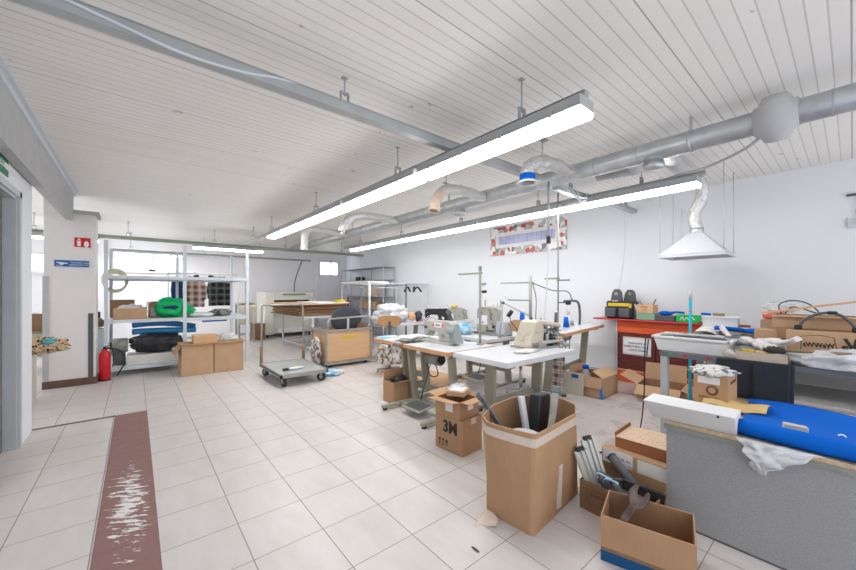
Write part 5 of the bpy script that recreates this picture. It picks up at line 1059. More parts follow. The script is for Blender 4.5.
part('body', MB().bx(-0.09, 0.09, -0.125, 0.125, 0, 0.13), 'ply', t); text('VYNAS', 0.035, 'inkbrown', t, (-0.0915, 0.01, 0.09), FX, world=False); text('dėžė', 0.035, 'inkbrown', t, (-0.0915, 0, 0.045), FX, world=False)
b = MB(); b.cyl((0.02, -0.08, 0.12), (0.0, -0.13, 0.22), 0.01); b.cyl((-0.02, 0.06, 0.12), (0.0, 0.11, 0.19), 0.008); part('tool_handle', b, 'woodbrown', t)
solo('mint_tin', MB().box((6.38, 2.12, ZC+0.055), (0.18, 0.26, 0.108), bev=0.006), 'mint', 'mint green tin under the small wooden box', 'tin')
solo('tan_block', MB().box((6.4, 2.295, ZC+0.045), (0.12, 0.085, 0.09), bev=0.004), 'ply', 'small tan block between the tool bag and the mint tin', 'block')
solo('dark_case', MB().box((6.4, 1.855, ZC+0.04), (0.22, 0.27, 0.08), bev=0.006), 'darkgrey', 'flat dark case on the red counter beside the mint tin', 'case')
t = thing('dust_brush', 'blue hand brush lying on the flat dark case', 'brush', (6.4, 1.83, ZC+0.08), 0.05)
part('head', MB().blob((0, 0.04, 0.035), (0.06, 0.1, 0.035), 0.1, 2, 1, flat=0.9), 'blue', t); part('handle', MB().tube([(0, -0.03, 0.045), (0, -0.1, 0.06), (0, -0.2, 0.052)], [0.02, 0.015, 0.018]), 'blue', t)
t = thing('green_packet', 'bright green packet on the right end of the red counter', 'packet', (6.34, 1.56, ZC), 0)
part('body', MB().box((0, 0, 0.055), (0.12, 0.29, 0.11), bev=0.008), 'limegreen', t); part('script', MB().tube(bez([(-0.061, 0.09, 0.03), (-0.061, 0.06, 0.075), (-0.061, 0.04, 0.03), (-0.061, 0.01, 0.07), (-0.061, -0.02, 0.035), (-0.061, -0.05, 0.075), (-0.061, -0.09, 0.04)], 40), 0.006, 6), 'white', t)
# cartons on the floor before the counter
t = carton('cardboard_box', 'shallow open carton with spread flaps before the red counter', (5.72, 1.72, 0), 0.12, (0.5, 0.52, 0.2), [('-x', 120, 0.2), ('+x', 8, 0.24), ('+y', 65, 0.24), ('-y', 115, 0.2)], m='cardlight')
# mop with a turquoise handle
t = thing('mop', 'mop with a turquoise handle leaning behind the white tray', 'mop', (5.22, 1.27, 0.0), 0)
a, c = Vector((0, 0, 0.06)), Vector((0.22, 0.05, 1.53))
part('handle', MB().cyl(a, a.lerp(c, 0.91), 0.017, seg=12), 'cyan', t, label='turquoise handle'); part('band', MB().cyl(a.lerp(c, 0.81), a.lerp(c, 0.825), 0.0185), 'pinkred', t); part('grip', MB().cyl(a.lerp(c, 0.91), c, 0.019, seg=12), 'conc', t, label='grey grip')
part('mop_head', MB().box((0, 0, 0.035), (0.12, 0.36, 0.07), bev=0.02), 'whitecloth', t)
# ------------------------------------------------------------------ second bench behind (holds the white box and the blue sheet)
t = thing('back_bench', 'cluttered bench along the right wall beyond the grey bench', 'bench', (5.9, 0.3, 0))
part('top', MB().bx(-0.62, 0.74, -1.2, 0.98, 0.95, 0.985), 'woodbrown', t)
for x in (-0.55, 0.68):
    for y in (-1.1, 0.9): part('leg', MB().bx(x-0.03, x+0.03, y-0.03, y+0.03, 0, 0.95), 'darksteel', t)
ZB = 0.986
t = thing('white_box', 'shallow white open box on the back bench beside the green packet', 'box', (5.72, 1.06, ZB+0.06), 0.1)
b = MB(); b.bx(-0.2, 0.2, -0.17, 0.17, 0, 0.01)
for s in (-1, 1): b.bx(s*0.2, s*0.19, -0.17, 0.17, 0, 0.13); b.bx(-0.2, 0.2, s*0.17, s*0.16, 0, 0.13)
part('body', b, 'white', t)
part('lid', MB().box((0.0, 0, 0.135), (0.42, 0.36, 0.01)), 'white', t)
solo('flat_parcels', MB().bx(5.48, 6.0, 0.84, 1.24, ZB, ZB+0.058), 'dirtywhite', 'flat pale packets under the shallow white box', 'packet')
t = thing('paint_brush', 'blue and tan brush lying on the shallow white box', 'brush', (5.72, 1.15, ZB+0.202), 0.3)
part('handle', MB().cyl((0, 0.12, 0.025), (0, 0.02, 0.018), 0.016), 'blue', t); part('bristles', MB().box((0, -0.06, 0.02), (0.04, 0.12, 0.034), bev=0.008), 'woodbrown', t)
b = MB(); b.sheet(lambda u, v: (5.29+0.15*u, 1.05-0.48*v, ZB+0.075+0.015*math.sin(v*5+u*3)), 8, 18, 0.035); solo('blue_sheet', b, 'blue', 'folded blue foam sheet on the back bench', 'foam sheet')
solo('red_packet', MB().box((5.62, 0.86, ZB+0.1), (0.1, 0.16, 0.025), rz=0.3), 'cardred', 'small red brown packet at the edge of the blue foam sheet', 'packet')
b = MB(); b.sheet(lambda u, v: (5.3+0.28*u, 1.24-0.22*v, ZB+0.02+0.05*u+0.02*math.sin(v*4)), 8, 8, 0.006); solo('paper_sheet', b, 'dirtywhite', 'curled pale paper on the near edge of the back bench', 'paper')
solo('pink_film_pack', MB().blob((5.6, 0.56, ZB+0.245), (0.12, 0.11, 0.05), 0.4, 2.5, 9), 'pinkred', 'pink and clear film pack behind the tan carton', 'pack')
solo('film_bundle', MB().blob((5.6, 0.52, ZB+0.34), (0.13, 0.15, 0.06), 0.4, 2.5, 3), 'film', 'clear film bundle on the pink pack', 'bag')
carton('cardboard_box', 'plain carton holding up the pink film pack on the back bench', (5.62, 0.5, ZB), 0, (0.36, 0.34, 0.2), closed=True)
# ------------------------------------------------------------------ grey steel bench
BZ = 0.90
t = thing('steel_bench', 'dark grey steel workbench on the right loaded with boxes and gloves', 'bench', (4.49, 0.3, 0))
b = MB(); b.bx(4.08, 4.9, -0.75, 1.24, BZ-0.012, BZ); b.bx(4.072, 4.085, -0.75, 1.245, BZ-0.045, BZ+0.002); b.bx(4.07, 4.9, 1.235, 1.245, BZ-0.045, BZ+0.002); part('top', b, 'darksteel', t, world=True)
for x, y in ((4.11, 1.21), (4.87, 1.0), (4.11, -0.7), (4.87, -0.7)): part('leg', MB().bx(x-0.03, x+0.03, y-0.03, y+0.03, 0, BZ-0.012), 'greysteel', t, world=True)
part('bracket', MB().bx(4.074, 4.08, 1.19, 1.235, BZ-0.14, BZ-0.05), 'greysteel', t, world=True)
part('lower_shelf', MB().bx(4.1, 4.88, -0.72, 0.75, 0.60, 0.62), 'benchpanel', t, world=True); part('back_panel', MB().bx(4.88, 4.9, -0.72, 0.96, 0.62, BZ-0.012), 'benchpanel', t, world=True)
for y, m in ((1.15, 'limegreen'), (1.03, 'red'), (0.85, 'red')): part('sticker', MB().cyl((4.0715, y, BZ-0.02), (4.068, y, BZ-0.02), 0.014), m, t, world=True)
# white tray
t = thing('plastic_tray', 'white plastic tray of tools at the left end of the steel bench', 'tray', (4.36, 1.02, BZ), 0)
b = MB(); lo = [(-0.19, -0.27), (0.19, -0.27), (0.19, 0.27), (-0.19, 0.27)]; h = 0.15; k = 1.13
A = [b.bm.verts.new((x, y, 0.002)) for x, y in lo]; B = [b.bm.verts.new((x*k, y*k, h)) for x, y in lo]; C = [b.bm.verts.new((x*k*0.93, y*k*0.95, h)) for x, y in lo]; D = [b.bm.verts.new((x*0.95, y*0.95, 0.012)) for x, y in lo]
b.bm.faces.new(A); b.bm.faces.new(D)
for P, Q in ((A, B), (B, C), (C, D)):
    for i in range(4): b.bm.faces.new((P[i], P[(i+1) % 4], Q[(i+1) % 4], Q[i]))
part('tub', b, 'white', t)
b = MB()
for s in (-1, 1): b.box((s*0.215, 0, h-0.012), (0.03, 0.63, 0.026), bev=0.006); b.box((0, s*0.305, h-0.012), (0.46, 0.03, 0.026), bev=0.006)
part('rim', b, 'white', t)
rnd = random.Random(5)
for i, (lab, x, y, L, m, ang) in enumerate((('grey pliers sticking up at the left of the white tray', 4.28, 1.2, 0.26, 'motor', 1.2), ('steel file across the middle of the white tray', 4.3, 0.98, 0.36, 'trolleysteel', 1.5), ('red-handled tool in the white tray', 4.34, 1.06, 0.16, 'red', 1.3), ('dark spanner near the right end of the white tray', 4.32, 0.84, 0.3, 'darksteel', 1.8), ('steel strip lying along the front of the white tray', 4.2, 1.02, 0.5, 'greysteel', 1.57))):
    t = thing('hand_tool', lab, 'tool', (x, y, BZ+0.135+0.006*i), ang, 'tools in the white tray')
    part('shaft', MB().box((0, 0, 0.015), (L, 0.028, 0.016), ry=0.1*(1 if i == 0 else 0.2), bev=0.004), m, t); part('jaw', MB().blob((-L*0.45, 0, 0.02+0.02*(i == 0)), (0.04, 0.025, 0.015), 0.3, 2, i, sub=2), 'motor' if m == 'red' else m, t)
solo('tool_fill', MB().blob((4.38, 1.0, BZ+0.10), (0.15, 0.22, 0.05), 0.5, 5, 3, flat=0.8), 'darkgrey', 'dark heap of small tools inside the white tray', 'tools')
solo('wad', MB().blob((4.10, 0.70, BZ+0.04), (0.035, 0.045, 0.04), 0.4, 3, 4, flat=0.9), 'beige', 'grey green wad at the bench edge, right of the white tray', 'wad')
# cable hanging by the bench leg
b = MB(); b.tube(bez([(4.04, 1.36, 1.03), (4.02, 1.365, 0.8), (4.03, 1.37, 0.5), (4.06, 1.40, 0.2), (4.03, 1.42, 0.008)], 24), 0.006); solo('thin_cable', b, 'black', 'thin black cable hanging down beside the white tray to the floor', 'cable')
# long cardboard tray, gloves, brush, film
t = thing('cardboard_tray', 'long low pale cardboard tray at the front of the steel bench', 'box', (4.2, 0.50, BZ+0.001), 0.0)
b = MB(); b.bx(-0.11, 0.11, -0.17, 0.17, 0, 0.006)
for s in (-1, 1): b.bx(s*0.11, s*0.104, -0.17, 0.17, 0, 0.075); b.bx(-0.11, 0.11, s*0.17, s*0.164, 0, 0.075)
part('body', b, 'palecard', t, label='pale cardboard')
def glove(lab, loc, rz, tilt, seed):
    t = thing('work_glove', lab, 'glove', loc, rz, 'white work gloves')
    b = MB(); b.blob((0, 0, 0.04), (0.12, 0.065, 0.035), 0.25, 3, seed)
    b.tube([(0.08, 0, 0.045), (0.16, 0.01, 0.06), (0.25, 0.02, 0.07+tilt)], [0.05, 0.042, 0.046], 12, flat=0.4, wob=0.35)
    for k in range(4): b.tube([(-0.09, -0.045+0.03*k, 0.04), (-0.16, -0.055+0.037*k, 0.045), (-0.19-0.01*(k in (1, 2)), -0.06+0.04*k, 0.025)], [0.019, 0.017, 0.012], 8)
    b.tube([(0.0, -0.06, 0.04), (-0.06, -0.10, 0.035), (-0.09, -0.11, 0.03)], [0.02, 0.018, 0.013], 8)
    b.xf(Matrix.Diagonal((0.72, 0.85, 1.15, 1))); part('glove', b, 'whitecloth', t)
glove('white work glove draped between tray and cartons, cuff to the left', (4.44, 0.66, BZ+0.09), 1.2, 0.07, 2)
glove('white work glove lying over the pale cardboard tray', (4.36, 0.53, BZ+0.07), 0.5, -0.02, 5)
glove('white work glove standing against the printed carton', (4.40, 0.44, BZ+0.10), -2.3, 0.02, 9)
solo('rag', MB().blob((4.52, 0.62, BZ+0.045), (0.14, 0.2, 0.06), 0.4, 3, 4, flat=0.7), 'whitecloth', 'crumpled white rag under the gloves on the steel bench', 'cloth')
for lab, y, m in (('small yellow tape roll on the pale cardboard tray', 0.59, 'yellow'), ('small ochre tape roll further right on the pale cardboard tray', 0.49, 'yellowpaper')):
    solo('tape_roll', MB().lathe([(0.025, 0), (0.045, 0), (0.045, 0.025), (0.025, 0.025), (0.025, 0)], (4.165, y, BZ+0.062), 18), m, lab, 'tape', 'tape rolls')
t = thing('hand_brush', 'brush with dark bristles and a long brown handle on the bench', 'brush', (4.14, 0.42, BZ+0.078), -1.42)
part('bristles', MB().blob((0, 0, 0.03), (0.07, 0.04, 0.03), 0.4, 4, 2, flat=0.9), 'bristle', t); part('handle', MB().tube([(0.05, 0, 0.035), (0.2, 0, 0.04), (0.42, 0.0, 0.04)], [0.016, 0.014, 0.016]), 'woodbrown', t)
solo('milky_film', MB().blob((4.22, 0.0, BZ+0.04), (0.16, 0.33, 0.10), 0.55, 2.6, 14, sub=4, flat=0.35), 'whitefilm', 'milky plastic film heaped on the right of the steel bench', 'film')
# printed carton and what lies on it
t = carton('cardboard_box', 'long brown carton with upside-down black lettering on the bench', (4.68, -0.06, BZ), 0.0, (0.36, 0.88, 0.262), closed=True, m='cardlight')
text('sWWsW', 0.055, 'ink', t, (4.4985, 0.185, BZ+0.14), FX, shear=-0.15, sx=0.85, bold=0.002); text('swsw', 0.024, 'ink', t, (4.4985, 0.145, BZ+0.10), FX)
text('s', 0.10, 'ink', t, (4.4985, 0.04, BZ+0.135), FX, bold=0.004); text('WS', 0.15, 'ink', t, (4.4985, -0.065, BZ+0.15), FX, sx=0.85, shear=-0.15, bold=0.006)
b = MB(); b.tube([(4.4995, 0.29, BZ+0.03), (4.4995, 0.29, BZ+0.21), (4.4995, 0.19, BZ+0.228), (4.4995, 0.10, BZ+0.215), (4.4995, 0.07, BZ+0.03)], 0.0025, 4); part('printed_frame', b, 'ink', t, world=True)
carton('cardboard_box', 'small tan carton behind the left end of the printed carton', (4.74, 0.54, BZ), 0.1, (0.24, 0.16, 0.235), closed=True, m='cardlight')
t = carton('cardboard_box', 'open shallow carton lying on top of the printed carton', (4.76, 0.22, BZ+0.264), 0.02, (0.26, 0.54, 0.12), [('-x', 100, 0.06)], m='cardlight')
b = MB(); b.box((4.66, 0.27, 1.355), (0.035, 0.60, 0.018), rx=-0.20, rz=0.1); solo('wood_stick', b, 'ply', 'wooden slat slanting across the open shallow carton', 'slat')
t = thing('strap_loop', 'grey curved strap with black ends standing on the printed carton', 'strap', (4.55, 0.14, BZ+0.264), 0)
b = MB(); b.tube(bez([(0, 0.17, 0.01), (0, 0.13, 0.09), (0, 0.03, 0.15), (0, -0.07, 0.14), (0, -0.15, 0.05), (0, -0.16, 0.01)], 28), 0.02, 10, flat=0.6); part('strap', b, 'darkgrey', t)
part('buckle', MB().box((0, 0.17, 0.02), (0.06, 0.05, 0.04), bev=0.01), 'black', t); part('buckle', MB().box((0, -0.16, 0.02), (0.06, 0.05, 0.04), bev=0.01), 'black', t); part('clip', MB().box((0, -0.03, 0.155), (0.05, 0.06, 0.03), bev=0.008), 'black', t)
b = MB(); b.tube(bez([(4.8, 0.44, 1.29), (4.85, 0.46, 1.37), (4.86, 0.38, 1.415), (4.86, 0.27, 1.39), (4.84, 0.2, 1.3), (4.87, 0.36, 1.355), (4.85, 0.42, 1.29)], 36), 0.006); solo('cable_loop', b, 'darkgrey', 'dark cable loop standing on the open shallow carton', 'cable')
solo('film_wad', MB().blob((4.78, -0.15, 1.24), (0.14, 0.14, 0.1), 0.4, 2.5, 18, flat=0.75), 'film', 'clear film wad on the right of the printed carton', 'film')
# ------------------------------------------------------------------ low counter in the foreground
CZ = 0.66
t = thing('low_counter', 'low counter with a speckled grey front panel in the right foreground', 'counter', (3.2, -0.1, 0))
part('front_panel', MB().bx(2.68, 2.70, -1.2, 0.78, 0.015, CZ-0.03), 'laminate', t, world=True)
b = MB(); b.bx(2.675, 3.75, -1.2, 0.785, CZ-0.024, CZ); part('top', b, 'chipboard', t, world=True)
part('edge_rail', MB().bx(2.664, 2.68, -1.2, 0.79, CZ-0.05, CZ-0.024), 'motor', t, world=True)
part('side_panel', MB().bx(2.70, 3.72, 0.76, 0.78, 0.015, CZ-0.024), 'laminate', t, world=True); part('back_panel', MB().bx(3.72, 3.74, -1.2, 0.78, 0.015, CZ-0.024), 'laminate', t, world=True)
part('plinth', MB().bx(2.69, 3.7, -1.19, 0.77, 0, 0.015), 'darksteel', t, world=True)
t = thing('long_carton', 'long white carton lying on the left end of the low counter', 'box', (2.72, 0.63, CZ))
b = MB()
A = [b.bm.verts.new(p) for p in ((2.69, 0.43, CZ), (2.84, 0.44, CZ), (2.84, 0.87, CZ), (2.68, 0.86, CZ))]; B = [b.bm.verts.new(p) for p in ((2.605, 0.42, CZ+0.125), (2.82, 0.43, CZ+0.125), (2.81, 0.90, CZ+0.125), (2.585, 0.89, CZ+0.125))]
b.bm.faces.new(A); b.bm.faces.new(B)
for k in range(4): b.bm.faces.new((A[k], A[(k+1) % 4], B[(k+1) % 4], B[k]))
bmesh.ops.bevel(b.bm, geom=list(b.bm.edges), offset=0.006, segments=2, affect='EDGES', profile=0.5)
part('body', b, 'white', t, world=True)
part('hole', MB().cyl((2.600, 0.50, CZ+0.112), (2.612, 0.50, CZ+0.112), 0.006), 'black', t, world=True)
t = thing('foam_roll', 'bright blue foam sheet with its front edge rolled, on the low counter', 'foam sheet', (3.1, -0.2, CZ))
def bl(u, v):
    # u across from front roll to back, v along the counter
    L = 1.45; y = 0.43-L*v
    if u < 0.45:
        a = (u/0.45)*2*PI*1.15; r = 0.042-0.008*(u/0.45)+0.004*math.sin(v*11); return (2.735-0.08*v-r*math.sin(-a)*1.0, y, CZ+0.05-r*math.cos(a))
    w = (u-0.45)/0.55; return (2.80-0.05*v+0.78*w, y+0.07*w, CZ+0.02+0.014*math.sin(w*7+v*4)+0.01*math.sin(v*9))
part('sheet', MB().sheet(bl, 48, 20, 0.010), 'blue', t, world=True)
solo('white_block', MB().box((2.90, 0.21, CZ+0.055), (0.045, 0.10, 0.05), rz=0.3, rx=0.08, bev=0.004), 'beige', 'small pale block lying on the blue foam sheet', 'block')
solo('paper_scrap', MB().sheet(lambda u, v: (2.92+0.02*u, 0.02+0.03*v, CZ+0.06+0.01*math.sin(v*3)), 3, 4, 0.002), 'paper', 'tiny white paper scrap on the blue foam sheet', 'paper')
def bagfn(u, v):
    w = 0.36*(1-0.8*v**0.7); yc = 0.26+0.06*v
    return (2.655-0.045*math.sin(PI*min(1, v*1.1))*(0.6+0.4*math.cos((u-0.5)*PI))-0.012*noise.noise(Vector((u*6, v*6, 2)))*2, yc+(u-0.5)*w+0.01*math.sin(v*14+u*8), CZ+0.01-0.185*v*(1-0.35*abs(u-0.55)))
solo('plastic_bag', MB().sheet(bagfn, 20, 18, 0.004), 'whitefilm', 'crumpled clear plastic bag hanging over the front of the low counter', 'bag')
t = carton('cardboard_box', 'printed open carton with paper in it on the back of the low counter', (3.36, 0.66, CZ), 0.0, (0.30, 0.20, 0.24), th=0.006, m='card')
part('label', MB().box((-0.1505, 0.01, 0.195), (0.001, 0.13, 0.05)), 'tanlabel', t, label='white label'); part('emblem', MB().lathe([(0.022, 0), (0.036, 0), (0.036, 0.001), (0.022, 0.001)], (-0.1505, -0.01, 0.125), 24, rot=Matrix.Rotation(-PI/2, 3, 'Y')), 'inkbrown', t)
text('EVERGREEN', 0.022, 'inkbrown', t, onface(t, (-0.151, 0.01, 0.07)), FX); text('BO', 0.02, 'inkbrown', t, onface(t, (-0.151, 0.02, 0.045)), FX); text('BANANOS', 0.034, 'inkbrown', t, onface(t, (0.02, -0.1008, 0.18)), FY, sx=1.2)
solo('newspaper', MB().blob((3.34, 0.67, CZ+0.245), (0.17, 0.13, 0.035), 0.45, 3.5, 3), two('newspaper print', (0.7, 0.69, 0.67), (0.18, 0.18, 0.18), 'noise', 22, 0.55, 0.04, 0.8), 'crumpled newspaper in the printed open carton', 'newspaper')
b = MB(); b.sheet(lambda u, v: (3.16+0.22*u, 0.70-0.34*v, CZ+0.03+0.045*math.sin(u*3)*(1-0.4*v)+0.012*math.sin(v*8)), 12, 16, 0.004); solo('yellow_wrapper', b, 'yellowpaper', 'crumpled yellow paper in front of the printed open carton', 'paper')
b = MB(); b.sheet(lambda u, v: (3.46+0.12*u, 0.42-0.24*v, CZ+0.02+0.01*math.sin(v*6)), 6, 8, 0.006); solo('brown_offcut', b, 'ply', 'brown cardboard offcut at the foot of the dark felt board', 'cardboard')
t = thing('felt_board', 'thick dark felt board leaning on the steel bench behind the counter', 'board', (3.74, 0.5, CZ))
b = MB(); b.box((0, 0, 0.15), (0.045, 0.46, 0.30), ry=0.30, bev=0.018); part('board', b, 'felt', t)
t.location = (3.70, 0.50, CZ)
b = MB(); b.box((0.0, -0.11, 0.15), (0.03, 0.2, 0.31), ry=0.30, bev=0.012); b.xf(Matrix.Translation((-0.045, 0, 0))); part('folded_half', b, 'felt', t)
# ------------------------------------------------------------------ cartons between the big carton and the counter
t = carton('cardboard_box', 'wide patterned brown box on top behind the labelled carton', (2.975, 0.93, 0.178), 0.03, (0.32, 0.46, 0.222), [('+y', 12, 0.03)], closed=True, m='cardred')
part('patterned_lid', MB().bx(-0.162, 0.162, -0.232, 0.232, 0.2225, 0.226), two('speckled lid print', (0.40, 0.22, 0.13), (0.68, 0.50, 0.37), 'vor', 42, 0.22, 0.1, 0.7), t, label='pale speckled lid')
part('end_print', MB().bx(-0.15, 0.15, 0.231, 0.2325, 0.02, 0.2), 'carddark', t)
carton('cardboard_box', 'flat brown carton under the patterned box', (2.985, 0.93, 0.0), 0.0, (0.33, 0.5, 0.176), closed=True)
t = carton('cardboard_box', 'carton with white and pink labels in front of the patterned box', (2.765, 0.97, 0), -0.03, (0.075, 0.50, 0.325), closed=True, m='card')
part('label', MB().bx(-0.0387, -0.0376, 0.03, 0.24, 0.20, 0.323), 'tanlabel', t, label='white label'); part('label', MB().bx(-0.0387, -0.0376, -0.24, 0.0, 0.19, 0.315), 'dirtywhite', t, label='pale pink label')
text('FLOR AS', 0.03, 'inkgrey', t, onface(t, (-0.0393, 0.10, 0.27)), (PI/2, 0, -PI/2-0.03)); text('DEPUIS 1955', 0.024, 'inkgrey', t, onface(t, (-0.0393, 0.09, 0.235)), (PI/2, 0, -PI/2-0.03)); text('K', 0.035, 'signblue', t, onface(t, (-0.0393, 0.21, 0.25)), (PI/2, 0, -PI/2-0.03))
before = set(COL.objects)
t = carton('cardboard_box', 'small open carton of tools beside the tall carton', (2.46, 0.96, 0), -0.03, (0.28, 0.44, 0.20), [('+x', 5, 0.055)], m='carddark')
b = MB(); y0, y1, z0, z1 = -0.005, 0.17, 0.06, 0.16
for a in ((y0, y1, z0, z0+0.004), (y0, y1, z1-0.004, z1), (y0, y0+0.004, z0, z1), (y1-0.004, y1, z0, z1)): b.bx(-0.1412, -0.1402, *a)
part('printed_frame', b, 'inkbrown', t); text('STALIN', 0.035, 'inkbrown', t, onface(t, (-0.1415, 0.09, 0.125)), (PI/2, 0, -PI/2-0.03)); text('iux', 0.035, 'inkbrown', t, onface(t, (-0.1415, 0.06, 0.09)), (PI/2, 0, -PI/2-0.03))
def profile_bar(lab, p0, p1, w, rz):
    t = thing('metal_profile', lab, 'metal profile', p0, 0, 'grey metal profiles')
    d = Vector(p1)-Vector(p0); L = d.length; b = MB()
    b.prism([(-w/2, 0.012), (-w/2, -0.012), (-w*0.3, -0.014), (-w*0.24, -0.002), (-w*0.08, -0.002), (-w*0.03, -0.018), (w*0.03, -0.018), (w*0.08, -0.002), (w*0.24, -0.002), (w*0.3, -0.014), (w/2, -0.012), (w/2, 0.012)], 0, L, 'XY')
    dz = d.normalized(); wx = Vector((0.7695, -0.6386, 0)); wx = (wx-dz*wx.dot(dz)).normalized(); wy = dz.cross(wx)
    q = Matrix((wx, wy, dz)).transposed().to_4x4(); b.xf(q); part('bar', b, 'greyrib', t)
    e = MB(); e.box((0, 0, L+0.008), (w*0.6, 0.03, 0.03), bev=0.006); e.xf(q); part('end_cap', e, 'black', t)
profile_bar('ribbed grey metal profile leaning on the tall carton', (2.405, 1.085, 0.05), (2.355, 1.195, 0.385), 0.095, 0)
profile_bar('ribbed grey metal profile behind the first leaning one', (2.475, 1.07, 0.05), (2.46, 1.195, 0.435), 0.10, 0)
t = thing('black_tube', 'thick dark tube lying across the small tool carton', 'tube', (2.5, 1.05, 0.2))
b = MB(); b.cyl((2.60, 1.08, 0.30), (2.47, 0.88, 0.22), 0.03, seg=18); part('tube', b, 'darkgrey', t, world=True); part('cap', MB().cyl((2.605, 1.088, 0.303), (2.60, 1.08, 0.30), 0.032, seg=18), 'black', t, world=True)
t = thing('cleaver', 'flat black handled blade in the small tool carton', 'tool', (2.45, 0.85, 0.17))
b = MB(); b.box((2.46, 0.83, 0.215), (0.02, 0.24, 0.07), rz=0.25, rx=0.12, bev=0.008); part('blade', b, 'black', t, world=True)
b = MB(); b.tube(bez([(2.44, 1.02, 0.18), (2.40, 1.0, 0.24), (2.43, 0.95, 0.25), (2.47, 0.99, 0.2), (2.43, 1.04, 0.23), (2.40, 1.08, 0.19), (2.45, 1.1, 0.23), (2.5, 1.02, 0.2)], 48), 0.009); solo('wire_tangle', b, 'darkgrey', 'tangle of dark cable in the small tool carton', 'cable')
b = MB(); b.tube(bez([(2.40, 1.06, 0.2), (2.37, 1.02, 0.25), (2.40, 0.96, 0.23), (2.38, 1.08, 0.26), (2.42, 1.1, 0.2)], 30), 0.007); solo('blue_wire', b, 'bluefab', 'pale blue wire in the small tool carton', 'wire')
solo('tool_clutter', MB().blob((2.46, 0.96, 0.12), (0.11, 0.19, 0.08), 0.5, 5, 6, flat=0.9), 'darkgrey', 'dark clutter filling the small tool carton', 'tools')
for o in set(COL.objects)-before:
    if o.parent is None: o.location.x += 0.055; o.location.y += 0.03
# carton with the spanner
RZ = math.atan2(-0.13, -0.41*-1) # front edge runs from (2.0,.9) to (2.13,.49)
rzw = math.atan2(0.08, 0.29)
t = carton('cardboard_box', 'open carton with a blue base band and a big spanner in it', (2.21, 0.735, 0), rzw, (0.305, 0.43, 0.25), m='card', th=0.007)
part('blue_band', MB().bx(-0.1542, -0.1527, -0.215, 0.215, 0.0, 0.06), 'bandblue', t, label='blue band'); part('brown_band', MB().bx(-0.1542, -0.1527, -0.215, 0.215, 0.06, 0.078), 'carddark', t)
t = thing('spanner', 'big rusty open-ended spanner leaning in the foreground carton', 'spanner', (2.10, 0.885, 0.085))
b = MB(); pts = [(-0.024, 0), (0.024, 0), (0.02, 0.235), (0.055, 0.27), (0.068, 0.325), (0.045, 0.37), (0.03, 0.372), (0.028, 0.325), (0.0, 0.30), (-0.028, 0.322), (-0.035, 0.37), (-0.055, 0.36), (-0.068, 0.31), (-0.05, 0.265), (-0.02, 0.235)]
b.prism(pts, -0.009, 0.009, 'XZ', bev=0.003)
dz = Vector((0.737, -0.226, 0.632)).normalized(); wx = Vector((0.7695, -0.6386, 0.1)); wx = (wx-dz*wx.dot(dz)).normalized(); b.xf(Matrix((wx, dz.cross(wx), dz)).transposed().to_4x4() @ Matrix.Diagonal((0.85, 1, 0.95, 1))); part('spanner_body', b, two('rusty steel', (0.10, 0.072, 0.06), (0.20, 0.15, 0.13), 'noise', 18, 0.5, 0.15, 0.6, metal=0.3), t)
# ------------------------------------------------------------------ tall carton in the middle
t = thing('tall_carton', 'big tall open carton with a taped rim full of metal parts', 'cardboard box', (2.25, 1.46, 0))
lo = [(1.865, 1.27), (1.88, 1.245), (1.91, 1.25), (2.53, 1.305), (2.57, 1.33), (2.56, 1.40), (2.50, 1.70), (2.46, 1.725), (2.15, 1.70), (1.90, 1.625), (1.85, 1.60), (1.848, 1.56), (1.855, 1.40)]
hi = [(1.85, 1.25), (1.865, 1.225), (1.93, 1.225), (2.42, 1.26), (2.60, 1.36), (2.66, 1.50), (2.55, 1.72), (2.40, 1.78), (2.1, 1.76), (1.87, 1.66), (1.80, 1.56), (1.80, 1.5), (1.82, 1.37)]
HH = 0.635
def loop(pts, z, k=0.0):
    cx = sum(p[0] for p in pts)/len(pts); cy = sum(p[1] for p in pts)/len(pts); out = []
    for x, y in pts:
        d = Vector((x-cx, y-cy)); d = d*(1-k/d.length); out.append((cx+d.x, cy+d.y, z))
    return out
def lerp2(z): 
    f = z/HH; return [(a[0]+(b[0]-a[0])*f, a[1]+(b[1]-a[1])*f) for a, b in zip(lo, hi)]
def shell(b, z0, z1, k0, mi=0, inner=True, n=4, th=0.009):
    R0 = []
    for j in range(n+1):
        z = z0+(z1-z0)*j/n; R0.append([b.bm.verts.new(p) for p in loop(lerp2(z), z, k0)])
    R1 = [[b.bm.verts.new(p) for p in loop(lerp2(z0+(z1-z0)*j/n), z0+(z1-z0)*j/n, k0+th)] for j in range(n+1)]
    m = len(lo)
    for S, fl in ((R0, 0), (R1, 1)):
        for j in range(n):
            for k in range(m):
                f = b.bm.faces.new((S[j][k], S[j][(k+1) % m], S[j+1][(k+1) % m], S[j+1][k])); f.material_index = fl
    for k in range(m): b.bm.faces.new((R0[n][k], R0[n][(k+1) % m], R1[n][(k+1) % m], R1[n][k])); b.bm.faces.new((R0[0][k], R0[0][(k+1) % m], R1[0][(k+1) % m], R1[0][k]))
    return R1
b = MB(); r1 = shell(b, 0, HH, 0.0); b.bm.faces.new(r1[0]); part('body', b, ['card', 'cardin'], t, world=True)
b = MB(); shell(b, HH-0.085, HH-0.03, -0.004, n=1, th=0.003); part('tape_band', b, 'tape', t, label='clear tape band', world=True)
part('tape_strip', MB().box((2.20, 1.262, 0.19), (0.05, 0.012, 0.28), rz=0.08, ry=0.10), 'tape', t, world=True)
part('torn_flap', MB().sheet(lambda u, v: (1.855-0.19*u*(1-0.6*v)+0.02*math.sin(v*5), 1.60-0.11*v-0.06*u, 0.016+0.02*math.sin(u*4+v*3)*u), 8, 8, 0.003), 'tape', t, world=True)
